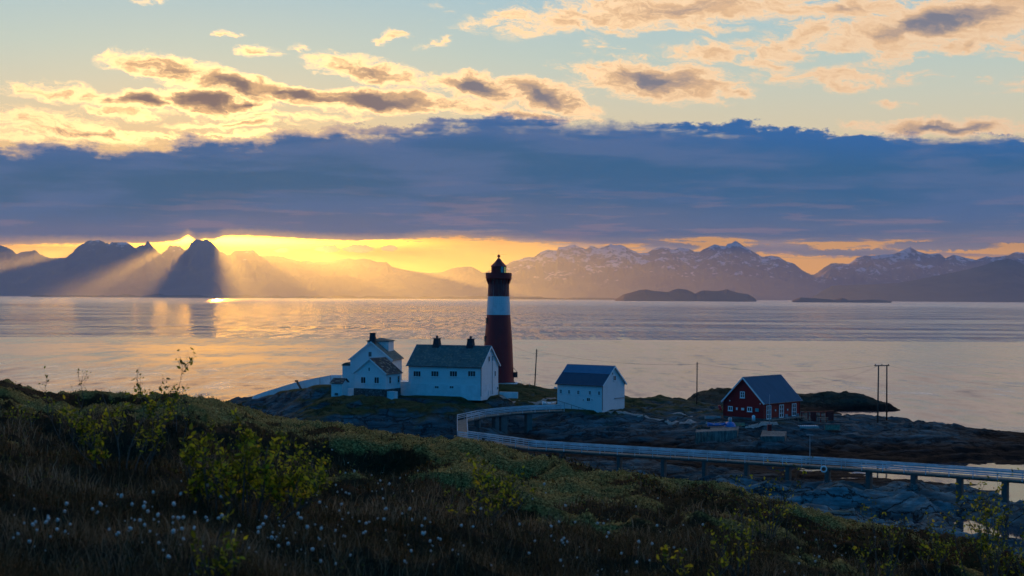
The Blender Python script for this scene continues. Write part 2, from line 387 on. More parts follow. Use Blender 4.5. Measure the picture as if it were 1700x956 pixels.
P_right = [(770,495),(800,466),(820,450),(837,441),(850,434),(862,431),(871,427),(887,426),(898,418),(911,414),(924,416),(927,410),(940,409),(948,407),(953,406),(962,410),(972,413),(982,408),(988,410),(994,412),(1004,409),(1014,405),(1022,407),(1030,406),(1038,409),(1046,414),(1062,420),(1075,419),(1088,412),(1101,410),(1115,414),(1131,411),(1144,413),(1154,418),(1162,417),(1176,410),(1186,406),(1196,408),(1205,409),(1207,405),(1214,404),(1221,400),(1226,402),(1231,406),(1242,413),(1258,422),(1266,427),(1279,424.5),(1292,426),(1306,434),(1319,438),(1332,449),(1345,455),(1352,461),(1375,466),(1400,480),(1430,497)]
P_far_r = [(1290,480),(1340,458),(1353,455),(1364,447),(1380,437),(1398,437),(1409,438),(1422,428),(1435,424),(1456,424),(1483,421),(1490,419),(1497,416),(1504,413),(1511,409),(1517,414),(1536,421),(1560,421),(1570,429),(1583,422),(1602,428),(1620,431),(1639,425),(1647,427),(1673,424),(1682,420),(1689,418),(1700,420),(1740,432),(1800,424),(1900,440),(2050,430),(2200,450)]
P_dark = [(1340,499),(1360,486),(1382,474),(1422,473),(1488,470),(1528,463),(1568,455),(1607,447),(1634,440),(1655,432),(1673,429.5),(1689,433),(1700,440),(1740,446),(1800,440),(1900,452),(2050,445),(2200,460)]
mrange('mountains', P_left, 26000, 4500, 2500, M_left, 3, rough_px=2.6)
mrange('mountains', P_mid, 29000, 3000, 1200, M_far, 21, rough_px=0.8)
mrange('mountains', P_right, 27000, 5000, 2500, M_right, 37)
mrange('mountains', P_far_r, 28500, 4000, 1500, M_right, 59)
mrange('hills', P_dark, 17500, 3000, 1500, M_islet, 71, rough_px=0.5, spur=0.5)
P_is = [(1021,496.5),(1026,494),(1035,488.5),(1051,484.5),(1060,482),(1071,480),(1088,483),(1100,484),(1109,484.5),(1118,481),(1127,479),(1141,481),(1148,484),(1154,487.5),(1160,484),(1168,482),(1191,483),(1200,481.5),(1207,480),(1215,483),(1226,486),(1242,488.5),(1250,493),(1256,497.5)]
mrange('hills', P_is, 11000, 700, 700, M_islet, 81, rough_px=0.4, step=0.7, rows=(16, 8), spur=0.4)
P_i2 = [(1315,499.5),(1318,497),(1329,493.5),(1345,494.5),(1360,495.5),(1376,496.5),(1384,498),(1390,496.5),(1398,494.5),(1404,496),(1409,498),(1430,498),(1450,497.2),(1470,498.5),(1480,500)]
mrange('hills', P_i2, 9500, 300, 300, M_islet, 91, rough_px=0.3, step=0.5, rows=(10, 6), spur=0.3)
# low skerries along the far waterline
rs = np.random.RandomState(5)
def skerry_profile():
    pts = []; x = 60.0
    while x < 1020:
        base_y = 489.6 + x*0.0053 + 1.0
        gap = rs.rand() < 0.16
        hgt = 0 if gap else (1.2+2.2*rs.rand())*(1.0 if 200 < x < 900 else 0.6)
        if 700 < x < 830: hgt += 2.2*math.exp(-((x-778)/18)**2)+1.2*math.exp(-((x-700)/14)**2)
        if 255 < x < 290: hgt += 2.0
        pts.append((x, base_y-hgt)); x += 5+rs.rand()*16
    return [(50, 492)] + pts + [(1025, 496.4)]
mrange('hills', skerry_profile(), 15000, 300, 300, M_islet, 95, rough_px=0.25, step=0.6, rows=(6, 4), base=-4, spur=0.2)

# ------------------------------------------------------------------ haze
def haze():
    x0, x1, y0, y1, z0, z1 = -17000, 17000, -1200, 31500, -9, 1290
    V = [(x, y, z) for z in (z0, z1) for y in (y0, y1) for x in (x0, x1)]
    Fc = [(0,2,3,1),(4,5,7,6),(0,1,5,4),(2,6,7,3),(0,4,6,2),(1,3,7,5)]
    def fn(t, out):
        v = t.new('ShaderNodeVolumePrincipled')
        v.inputs['Color'].default_value = (0.38, 0.54, 0.95, 1); v.inputs['Density'].default_value = HAZE_D
        v.inputs['Anisotropy'].default_value = 0.80
        t.l.new(v.outputs[0], out.inputs['Volume'])
    o = link('haze', np_mesh('haze', V, np.array(Fc), False), mat('haze', fn)); tag(o, kind='stuff')
HAZE_D = 2.6e-5
haze()

# ------------------------------------------------------------------ sea
def sea():
    # one sheet, finer near the shore
    xs = np.linspace(-16900, 16900, 41); ys = np.concatenate([np.linspace(-1100, 1500, 14), np.linspace(2500, 31400, 24)])
    Y, X = np.meshgrid(ys, xs, indexing='ij'); V = np.stack([X, Y, X*0], -1).reshape(-1, 3)
    def fn(t, out):
        pos = t.new('ShaderNodeNewGeometry').outputs['Position']; x, y, z = t.sep(pos)
        Pn = t.xyz(x, y, 0.0)
        # long ripple fields, wave normals straight from noise (metres)
        nA = t.noise(t.vm('MULTIPLY', Pn, (0.9, 2.2, 1)), 1.0, 3.0, 0.6, col=True, dims='2D')
        nB = t.noise(t.vm('MULTIPLY', Pn, (0.05, 0.14, 1)), 1.0, 3.0, 0.6, col=True, dims='2D')
        gust = t.noise(t.vm('MULTIPLY', Pn, (0.0030, 0.011, 1)), 1.0, 4.0, 0.6, dims='2D')
        gustf = t.noise(t.vm('MULTIPLY', Pn, (0.10, 0.012, 1)), 1.0, 5.0, 0.72, col=True, dims='2D')
        wob = t.mul(t.sub(t.noise(t.vm('MULTIPLY', Pn, (0.004, 0.0, 1)), 1.0, 3.0, 0.5, dims='2D'), 0.5), 50.0)
        yy = t.add(y, wob)
        far = t.sm(yy, 795.0, 812.0)                       # wind-roughened water beyond the slick
        nearw = t.sm(yy, 560.0, 380.0)
        amp = t.add(0.050, t.add(t.mul(nearw, 0.030), t.mul(far, -0.006)))
        amp = t.mul(amp, t.sm(gust, 0.3, 0.7, 0.45, 1.5))
        shel = t.sm(y, 270.0, 240.0)                       # sheltered sound
        amp = t.mix(shel, t.xyz(amp, amp, amp), (0.008, 0.008, 0.008))
        amp = t.sep(amp)[0]
        a = t.vm('SUBTRACT', nA, (0.5, 0.5, 0.5)); b = t.vm('SUBTRACT', nB, (0.5, 0.5, 0.5))
        ab = t.vm('ADD', t.vm('MULTIPLY', a, (2.4, 2.2, 0)), t.vm('MULTIPLY', b, (2.0, 1.8, 0)))
        gf = t.vm('SUBTRACT', gustf, (0.5, 0.5, 0.5)); gk = t.add(t.add(2.4, t.mul(nearw, 2.0)), t.mul(far, 2.8))
        ab = t.vm('ADD', ab, t.vm('SCALE', t.vm('MULTIPLY', gf, (1, 1, 0)), sc=gk))
        ab = t.vm('MULTIPLY', ab, t.xyz(1.3, 1.0, 0.0))
        nv = t.vm('ADD', t.vm('SCALE', ab, sc=amp), (0.0, 0.0, 1.0))
        nv = t.vm('ADD', nv, t.xyz(0.0, t.mul(t.add(t.add(-0.100, t.mul(far, 0.095)), t.mul(t.mul(t.sub(gust, 0.5), t.sub(1.0, far)), 0.16)), t.sub(1.0, shel)), 0.0))   # visible wave faces lean toward the viewer side
        rip = t.noise(t.vm('MULTIPLY', Pn, (0.11, 0.045, 1)), 1.0, 3.0, 0.62, dims='2D')
        rk = t.add(t.add(0.10, t.mul(nearw, 0.34)), t.mul(t.sm(gust, 0.42, 0.62), 0.12))
        nv = t.vm('ADD', nv, t.xyz(0.0, t.mul(t.mul(t.mul(t.sub(rip, 0.5), rk), t.sub(1.0, far)), t.sub(1.0, shel)), 0.0))
        ripf = t.noise(t.vm('MULTIPLY', Pn, (0.16, 0.010, 1)), 1.0, 2.0, 0.7, dims='2D')
        nv = t.vm('ADD', nv, t.xyz(0.0, t.mul(t.mul(t.sub(ripf, 0.5), 0.16), t.mul(far, t.sm(y, 7000.0, 2500.0))), 0.0))
        nrm = t.vm('NORMALIZE', nv)
        rough = t.add(t.add(0.05, t.mul(amp, 1.9)), t.sm(y, 3000.0, 5500.0, 0.0, 0.06))
        df = t.new('ShaderNodeBsdfDiffuse'); df.inputs[0].default_value = (0.012, 0.035, 0.06, 1)
        gg = t.new('ShaderNodeBsdfGlossy'); t.put(gg.inputs['Roughness'], rough); t.put(gg.inputs['Normal'], nrm)
        fr_ = t.new('ShaderNodeFresnel'); fr_.inputs[0].default_value = 3.0; t.put(fr_.inputs[1], nrm)
        mx = t.new('ShaderNodeMixShader'); t.put(mx.inputs[0], fr_.outputs[0]); t.l.new(df.outputs[0], mx.inputs[1]); t.l.new(gg.outputs[0], mx.inputs[2])
        t.l.new(mx.outputs[0], out.inputs[0])
    tag(link('sea', np_mesh('sea', V, grid_faces(len(ys), len(xs)), False), mat('sea', fn)), kind='structure')
sea()
# ------------------------------------------------------------------ materials
def m_flat(name, base, rough=0.7, spec=0.3, var=0.12, scale=3.0, bmp=0.0, metal=0.0):
    def fn(t, out):
        pos = t.new('ShaderNodeTexCoord').outputs['Object']
        n = t.noise(pos, scale, 5.0, 0.6)
        c = t.mix(t.sm(n, 0.3, 0.7), tuple(b*(1-var) for b in base), tuple(min(1, b*(1+var)) for b in base))
        nn = bump(t, t.noise(pos, scale*6, 3.0), bmp) if bmp else None
        principled(t, out, c, rough, spec, metal, nn)
    return mat(name, fn)
def m_boards(name, base, horiz=True, pitch=0.14, dirt=0.25, rough=0.6):
    def fn(t, out):
        pos = t.new('ShaderNodeTexCoord').outputs['Object']; x, y, z = t.sep(pos)
        cxy = z if horiz else t.add(x, y)
        fr = t.m('FRACT', t.m('DIVIDE', cxy, pitch))
        groove = t.sm(fr, 0.0, 0.10); idn = t.m('FLOOR', t.m('DIVIDE', cxy, pitch))
        n = t.noise(t.vm('MULTIPLY', pos, (0.8, 0.8, 0.35)), 1.0, 5.0, 0.65)
        st_ = t.noise(t.vm('MULTIPLY', pos, (5, 5, 0.4)), 1.0, 3.0, 0.6)
        vv = t.noise(t.xyz(t.mul(idn, 7.31), 0.0, 0.0), 1.0, 0.0)
        f = t.add(t.mul(t.sm(n, 0.45, 0.75), 0.6), t.add(t.mul(t.sm(st_, 0.5, 0.8), 0.35), t.mul(t.sub(vv, 0.5), 0.5)))
        c = t.mix(t.m('MULTIPLY', f, dirt, clamp=True), base, tuple(b*0.45 for b in base))
        c = t.mix(t.mul(t.sub(1.0, groove), 0.5), c, tuple(b*0.4 for b in base))
        principled(t, out, c, rough, 0.3, 0, bump(t, groove, 0.012))
    return mat(name, fn)
M_white = m_boards('white_boards', (0.80, 0.82, 0.82))
M_whitewash = m_flat('whitewash', (0.76, 0.79, 0.80), 0.85, 0.2, 0.10, 0.8, 0.02)
M_trim = m_flat('white_trim', (0.82, 0.84, 0.84), 0.5, 0.4, 0.05)
M_greytrim = m_flat('weathered_trim', (0.35, 0.37, 0.38), 0.7, 0.3)
M_redb = m_boards('red_boards', (0.34, 0.010, 0.012), False, 0.16, 0.35)
M_dark = m_flat('dark_metal', (0.03, 0.032, 0.035), 0.5, 0.4)
M_wood = m_flat('grey_wood', (0.20, 0.18, 0.15), 0.85, 0.2, 0.3, 2.0)
M_woodl = m_flat('pale_wood', (0.42, 0.33, 0.20), 0.8, 0.2, 0.3, 2.0)
M_pole = m_flat('tarred_wood', (0.085, 0.07, 0.06), 0.8, 0.2, 0.3, 2.0)
M_conc = m_flat('concrete', (0.09, 0.11, 0.11), 0.9, 0.2, 0.35, 0.7, 0.03)
M_chim = m_flat('chimney_render', (0.035, 0.05, 0.06), 0.9, 0.2, 0.3)
M_redp = m_flat('red_paint', (0.20, 0.012, 0.012), 0.6, 0.4, 0.2)
M_blue = m_flat('blue_paint', (0.04, 0.16, 0.42), 0.45, 0.5, 0.15)
M_pink = m_flat('buoy_red', (0.45, 0.03, 0.05), 0.5, 0.4, 0.1)
M_green = m_flat('teal_paint', (0.05, 0.35, 0.36), 0.5, 0.4, 0.1)
def fn_glass(t, out):
    pos = t.new('ShaderNodeTexCoord').outputs['Object']
    n = t.noise(pos, 1.7, 2.0)
    principled(t, out, t.mix(n, (0.010, 0.012, 0.016), (0.04, 0.045, 0.055)), 0.10, 0.5)
M_glass = mat('window_glass', fn_glass)
def m_tiles(name, base, b2, px=0.30, py=0.22, moss=0.0, rib=False):
    def fn(t, out):
        tc = t.new('ShaderNodeUVMap').outputs[0]
        x, y, z = t.sep(tc)
        row = t.m('FLOOR', t.m('DIVIDE', y, py)); fy = t.m('FRACT', t.m('DIVIDE', y, py))
        xo = t.add(x, t.mul(t.m('MODULO', row, 2.0), 0.0 if rib else px*0.5))
        col_ = t.m('FLOOR', t.m('DIVIDE', xo, px)); fx = t.m('FRACT', t.m('DIVIDE', xo, px))
        if rib:
            h = t.sm(t.m('ABSOLUTE', t.sub(fx, 0.5)), 0.5, 0.36)
            h2 = h; n = t.noise(t.vm('MULTIPLY', tc, (1.2, 0.4, 1)), 1.0, 4.0)
            c = t.mix(t.sm(n, 0.3, 0.7), base, b2); c = t.mix(t.mul(t.sub(1.0, h), 0.35), c, tuple(b*0.4 for b in base))
        else:
            wn = t.new('ShaderNodeTexWhiteNoise', noise_dimensions='2D'); t.put(wn.inputs[0], t.xyz(col_, row, 0.0))
            n = t.noise(tc, 0.9, 5.0, 0.65)
            c = t.mix(wn.outputs[0], base, b2)
            c = t.mix(t.mul(t.sm(n, 0.5, 0.72), 0.7), c, tuple(b*0.5 for b in base))
            h = t.m('MINIMUM', t.sm(fy, 0.0, 0.15), t.sm(fx, 0.0, 0.08))
            c = t.mix(t.mul(t.sub(1.0, h), 0.55), c, tuple(b*0.3 for b in base))
            h2 = t.add(h, t.mul(wn.outputs[0], 0.3))
            if moss:
                n3 = t.noise(tc, 1.3, 6.0, 0.7)
                c = t.mix(t.mul(t.sm(n3, 0.55, 0.62), moss), c, (0.22, 0.22, 0.10))
                c = t.mix(t.mul(t.sm(wn.outputs[0], 0.80, 0.9), moss), c, (0.30, 0.30, 0.22))
        principled(t, out, c, 0.8, 0.08, 0, bump(t, h2, 0.03))
    return mat(name, fn)
M_slate = m_tiles('grey_slate', (0.07, 0.13, 0.13), (0.10, 0.17, 0.17), 0.30, 0.25, 0.25)
M_slate_moss = m_tiles('mossy_slate', (0.03, 0.045, 0.055), (0.06, 0.08, 0.09), 0.40, 0.30, 0.7)
M_blueroof = m_tiles('steel_roof', (0.014, 0.072, 0.12), (0.02, 0.085, 0.135), 0.30, 5.0, 0.0, True)
M_bluelight = m_tiles('pale_steel_roof', (0.03, 0.16, 0.27), (0.04, 0.18, 0.30), 0.30, 5.0, 0.0, True)
M_greyroof = m_tiles('sheet_roof', (0.028, 0.11, 0.17), (0.036, 0.13, 0.20), 0.35, 5.0, 0.0, True)

# ------------------------------------------------------------------ mesh builder
class MB:
    def __init__(s): s.v = []; s.f = []; s.mi = []; s.uv = []
    def face(s, pts, mi=0, uv=None):
        b = len(s.v); s.v += [tuple(p) for p in pts]; s.f.append(tuple(range(b, b+len(pts)))); s.mi.append(mi)
        s.uv.append(uv if uv else [(0, 0)]*len(pts))
    def box(s, x0, x1, y0, y1, z0, z1, mi=0):
        p = [(x, y, z) for z in (z0, z1) for y in (y0, y1) for x in (x0, x1)]
        for q in ((0,2,3,1),(4,5,7,6),(0,1,5,4),(2,6,7,3),(0,4,6,2),(1,3,7,5)): s.face([p[i] for i in q], mi)
    def bar(s, a, b, wd, ht, mi=0, up=(0,0,1)):     # beam with rectangular section between points
        a = Vector(a); b = Vector(b); d = (b-a).normalized(); up = Vector(up)
        if abs(d.dot(up)) > 0.99: up = Vector((0,1,0))
        sx = d.cross(up).normalized()*wd/2; uz = sx.cross(d).normalized()*ht/2
        p = [a-sx-uz, a+sx-uz, a+sx+uz, a-sx+uz, b-sx-uz, b+sx-uz, b+sx+uz, b-sx+uz]
        for q in ((3,2,1,0),(4,5,6,7),(0,1,5,4),(1,2,6,5),(2,3,7,6),(3,0,4,7)): s.face([p[i] for i in q], mi)
    def tube(s, pts, rad, n=8, mi=0, cap=True):
        pts = [Vector(p) for p in pts]; rad = rad if isinstance(rad, (list, tuple)) else [rad]*len(pts)
        rings = []
        for i, p in enumerate(pts):
            d = (pts[min(i+1, len(pts)-1)]-pts[max(i-1, 0)]).normalized()
            a = d.orthogonal().normalized(); b = d.cross(a)
            base = len(s.v)
            s.v += [tuple(p+(a*math.cos(6.28318*k/n)+b*math.sin(6.28318*k/n))*rad[i]) for k in range(n)]
            rings.append(base)
        # keep rings aligned by using nearest start is skipped for straight pieces
        for r0, r1 in zip(rings, rings[1:]):
            for k in range(n):
                s.f.append((r0+k, r0+(k+1)%n, r1+(k+1)%n, r1+k)); s.mi.append(mi); s.uv.append([(0,0)]*4)
        if cap:
            s.f.append(tuple(rings[0]+k for k in range(n))[::-1]); s.mi.append(mi); s.uv.append([(0,0)]*n)
            s.f.append(tuple(rings[-1]+k for k in range(n))); s.mi.append(mi); s.uv.append([(0,0)]*n)
    def lathe(s, prof, n=32, c=(0,0), mi=0, a0=0.0, a1=6.2831853):
        full = abs(a1-a0) > 6.28; base = len(s.v); cnt = n if full else n+1
        for r, z in prof:
            for k in range(cnt):
                a = a0+(a1-a0)*k/n; s.v.append((c[0]+r*math.cos(a), c[1]+r*math.sin(a), z))
        for i in range(len(prof)-1):
            for k in range(n):
                k2 = (k+1) % cnt if full else k+1
                s.f.append((base+i*cnt+k, base+i*cnt+k2, base+(i+1)*cnt+k2, base+(i+1)*cnt+k)); s.mi.append(mi); s.uv.append([(0,0)]*4)
    def build(s, name, m_, parent=None, smooth=False, bevel=0.0, seg=1):
        me = bpy.data.meshes.new(name); me.from_pydata(s.v, [], s.f); 
        for p, i in zip(me.polygons, s.mi): p.material_index = i; p.use_smooth = smooth
        uvl = me.uv_layers.new(name='UVMap'); k = 0
        for u in s.uv:
            for q in u: uvl.data[k].uv = q; k += 1
        bm = bmesh.new(); bm.from_mesh(me); bmesh.ops.remove_doubles(bm, verts=bm.verts, dist=1e-4)
        bmesh.ops.recalc_face_normals(bm, faces=bm.faces)
        if bevel:
            bmesh.ops.bevel(bm, geom=[e for e in bm.edges if e.is_manifold and e.calc_face_angle(0) > 0.6], offset=bevel, segments=seg, affect='EDGES')
        bm.to_mesh(me); bm.free()
        return link(name, me, m_, parent)

# ------------------------------------------------------------------ island terrain
ctl = []
def cz(*pts):
    for px, py, z in pts: p = gz(px, py, z); ctl.append((p.x, p.y, z))
def cy(*pts):
    for px, py, Y in pts: p = at(px, py, Y); ctl.append((p.x, p.y, p.z))
def cb(*pts):          # a silhouette point: also drop into the sea behind it
    for px, py, Y in pts:
        p = at(px, py, Y); ctl.append((p.x, p.y, p.z)); q = at(px, py, Y+16); ctl.append((q.x, q.y, -1.6)); q = at(px, py, Y+40); ctl.append((q.x, q.y, -4.0))
# back silhouette of the island, left to right
cb((372,664,284),(395,659,282),(418,655,281),(450,646,279),(490,636,276),(530,628,272))
cy((560,640,266),(700,652,262),(880,643,272),(905,649,268),(922,657,265))
ctl += [(-32, 285, 5.0), (-10, 290, 5.0), (4, 290, 3.5), (-30, 310, -1.5), (-10, 312, -1.5), (6, 312, -1.5)]
cb((1052,655,272),(1075,657.5,270),(1108,660,268))
cz((430,672,3.4),(455,661,4.6),(478,653,5.8),(500,645,6.9),(525,643,7.1),(548,637,8.0),(548,654,7.4),(575,655,7.5),(610,656.5,7.5),(645,660,7.2),(660,661,7.0),(740,662,6.9),(799,660,6.9),(828,655.5,7.0),(828,640,7.5),(812,638,7.6),(860,640,7.5),(700,640,7.3),(760,640,7.3),(640,640,7.7),(600,640,7.8))
# rock face below the houses
cz((440,685,2.2),(520,678,4.6),(600,668,6.0),(680,670,5.8),(760,672,5.6),(820,668,6.0),(880,665,5.8),(920,672,5.3))
cz((440,700,0.8),(520,700,2.4),(600,700,2.6),(680,702,2.4),(740,706,2.0),(800,700,2.4),(860,700,2.4),(920,692,3.4),(500,712,0.8),(600,718,0.6),(680,718,0.5),(740,716,0.6))
cz((640,735,0.6),(720,745,0.5),(840,722,0.9),(900,722,1.4),(960,715,2.4),(1000,712,2.6),(1060,712,2.6),(1120,716,2.2),(880,740,0.5),(960,742,0.5),(1040,742,0.5),(1120,745,0.5))
# shed terrace, slope with the path
cz((925,676,4.9),(960,681,4.6),(1001,684,4.5),(1040,678,4.9),(1000,650,5.2),(1080,690,3.9),(1080,672,4.6),(1060,662,4.9),(1130,694,3.7),(1100,700,3.2),(940,690,3.7),(980,697,3.3),(1040,698,3.2),(1180,700,3.7),(1160,690,4.0),(1120,668,4.7),(1157,667,4.6),(1180,680,4.4))
# red house terrace
cz((1200,694,3.95),(1268,700,3.85),(1327,693,3.9),(1270,680,3.9),(1300,680,3.9),(1240,708,3.7),(1300,707,3.6),(1350,702,3.3),(1385,700,3.1),(1345,690,3.3),(1380,690,3.1))
cz((1160,716,3.3),(1220,716,3.3),(1158,742,0.6),(1200,746,0.6),(1240,742,0.7),(1255,722,3.0),(1300,722,2.9),(1260,742,0.8),(1305,740,0.9),(1350,718,2.4),(1400,722,2.0),(1430,712,2.4),(1457,706,2.5),(1500,716,1.9),(1560,722,1.6),(1640,732,1.0),(1700,742,0.7),(1420,700,2.6),(1350,740,0.9),(1420,745,0.8),(1500,752,0.6),(1600,760,0.5),(1700,762,0.4))
cz((1240,760,0.35),(1340,765,0.3),(1420,770,0.25),(1500,770,0.2),(1600,770,0.15),(1700,768,0.1),(1560,777,-0.15),(1640,776,-0.2),(1700,776,-0.3),(1420,786,-0.05),(1470,785,-0.25),(1500,782,-0.3))
cb((1404,691,262),(1440,692,262),(1473,695,261),(1535,701,259),(1617,711,256),(1700,719,253),(1800,731,250))
# pool under the bridge and the reef in front of it
cz((1470,792,-0.35),(1540,793,-0.45),(1620,797,-0.5),(1700,803,-0.6),(1800,800,-0.8),(1440,798,0.2),(1500,801,0.15),(1560,802,0.1),(1620,808,-0.05),(1660,816,-0.15),(1700,822,-0.2),(1780,830,-0.3))
cz((1330,790,0.3),(1360,805,0.4),(1420,812,0.5),(1500,815,0.4),(1560,822,1.3),(1620,820,1.5),(1690,820,1.4),(1760,825,1.2))
# near rocks, this side of the bridge
cz((900,760,1.4),(960,765,1.6),(1040,772,1.7),(1120,782,1.6),(1200,790,1.5),(1280,800,1.0),(1000,790,1.6),(1100,805,1.6),(1200,815,1.5),(880,752,0.8),(800,745,0.7),(1240,775,0.5),(1100,760,0.4),(1000,752,0.4),(800,770,2.0),(700,760,1.5),(600,750,1.5))
cz((1350,825,1.5),(1420,822,1.9),(1490,832,1.7),(1560,840,1.4),(1640,835,1.5),(1700,830,1.5),(1500,855,0.3),(1560,862,0.05),(1600,850,0.8),(1440,850,0.5))
cz((1545,875,-0.25),(1580,880,-0.35),(1600,890,-0.3),(1640,868,0.5),(1700,862,0.6),(1660,880,-0.1),(1700,890,0.2),(1720,905,-0.2),(1520,878,0.5),(1500,890,1.0),(1640,900,-0.2),(1600,915,0.2),(1500,920,2.0),(1400,880,2.5),(1300,860,3.0),(1200,850,3.0))
# far mounds behind the red house
def mound(pts, Y):
    for px, py in pts:
        p = at(px, py, Y); ctl.append((p.x, p.y, max(p.z, 0.1))); q = at(px, py, Y+20); ctl.append((q.x, q.y, -2.0)); q = at(px, py, Y+45); ctl.append((q.x, q.y, -4.5))
mound([(1150,649),(1180,645),(1205,643),(1240,647),(1290,654),(1325,654),(1355,657),(1374,654.5),(1395,654),(1414,657),(1442,664),(1473,669),(1494,672.5)], 306)
cz((1150,664,2.5),(1200,662,2.5),(1340,674,1.0),(1400,680,0.9),(1440,678,0.7),(1475,675,0.4),(1520,680,-0.8),(1400,688,-0.5),(1450,688,-0.8),(1340,682,0.4),(1500,690,-1.2),(1250,668,1.8))
ctl += [(x, 380, -6) for x in range(-110, 160, 30)] + [(-110, y, -6) for y in range(120, 380, 35)] + [(165, y, -3) for y in range(200, 380, 35)]
ctl += [(-72, 262, -3), (-64, 285, -3), (-62, 245, -2), (-50, 225, 0.2), (-48, 205, 0.5), (-80, 200, -2), (-30, 180, 1.5), (0, 165, 2.0), (30, 150, 2.5), (60, 135, 1.0), (95, 128, -0.6), (95, 150, -1.0), (120, 170, -2)]
ctl = np.array(ctl)
# tidy: merge near-duplicates
keep = []
for i in range(len(ctl)):
    if all((ctl[i, 0]-ctl[j, 0])**2+(ctl[i, 1]-ctl[j, 1])**2 > 3.0 for j in keep): keep.append(i)
ctl = ctl[keep]
def _phi(x, y):
    d = np.sqrt((x[..., None]-ctl[:, 0])**2+((y[..., None]-ctl[:, 1])*0.8)**2+4.0); return d
_A = _phi(ctl[:, 0], ctl[:, 1]); _n = len(ctl)
_Q = np.concatenate([np.ones((_n, 1)), ctl[:, :2]], 1)
_M = np.block([[_A-np.eye(_n)*1.5, _Q], [_Q.T, np.zeros((3, 3))]])
_wt = np.linalg.solve(_M, np.concatenate([ctl[:, 2], np.zeros(3)]))
def base_h(x, y):
    x = np.asarray(x, float); y = np.asarray(y, float)
    return _phi(x, y)@_wt[:_n]+_wt[_n]+_wt[_n+1]*x+_wt[_n+2]*y
pads = []       # level building ground: x, y, radius, z
def island_h(x, y):
    h = base_h(x, y)
    # glacially worn slabs: long backs, joints and small ledges
    u = x*0.94+y*0.34; v = -x*0.34+y*0.94
    big = (ridged(u/13.0, v/6.0, 5, 3)-0.62)*1.5
    med = (ridged(u/4.6, v/1.7, 15, 4, 0.5)-0.6)*0.70
    joint = -np.clip(0.10-np.abs(fbm(u/5.0, v/3.0, 77, 3)-0.5), 0, 0.1)*5.5
    fine = (fbm(x/0.8, y/0.8, 25, 3)-0.5)*0.22
    amp = np.clip((h+0.9)/2.0, 0.15, 1.0)
    nf = np.clip((180-y)/10, 0, 1)
    h = h+nf*((ridged(x/10.0+3, y/7.0, 205, 2)-0.60)*4.2-0.15); h = np.where(nf > 0, np.minimum(h, 2.6+0.3*(h-2.6)), h)
    rim = np.ones_like(h)
    for (px_, py_, rr, zz) in pads:
        dd = np.sqrt((x-px_)**2+(y-py_)**2); k = np.clip((dd-rr)/3.0, 0, 1); k = k*k*(3-2*k)
        h = zz*(1-k)+h*k; rim = rim*k
    return h+(big+med+joint+fine)*amp*np.clip(rim, 0.04, 1)
pads += [(-12,248.5,6.5,6.95),(-18,250,5,6.95),(-21.5,249,3,6.7),(-25,249,4.5,7.05),(-25,258,5,7.3),(-2.4,270,4.0,7.6),(12.5,248,4.5,4.75),(41,238,5,3.9),(45,244,4.5,3.9),(-5,248,3,6.95)]
pads += [(float(at(a,b,Y).x), Y-2.2, 2.0, float(at(a,b,Y).z)-0.1) for a,b,Y in ((424,667,281),(438,670.5,279.5),(453,658,278),(470,653.5,276),(490,646.5,272.5),(510,643.8,269.5),(531,642,266.5),(546,637,263.5))]
IX = np.arange(-82, 138, 0.5); IY = np.concatenate([np.arange(110, 290, 0.5), np.arange(290, 372, 1.0)])
gx, gy = np.meshgrid(IX, IY)
IH = island_h(gx, gy)
def terr(x, y):
    i = np.clip(np.searchsorted(IX, x)-1, 0, len(IX)-2); j = np.clip(np.searchsorted(IY, y)-1, 0, len(IY)-2)
    fx = (x-IX[i])/(IX[i+1]-IX[i]); fy = (y-IY[j])/(IY[j+1]-IY[j])
    return float((IH[j, i]*(1-fx)+IH[j, i+1]*fx)*(1-fy)+(IH[j+1, i]*(1-fx)+IH[j+1, i+1]*fx)*fy)
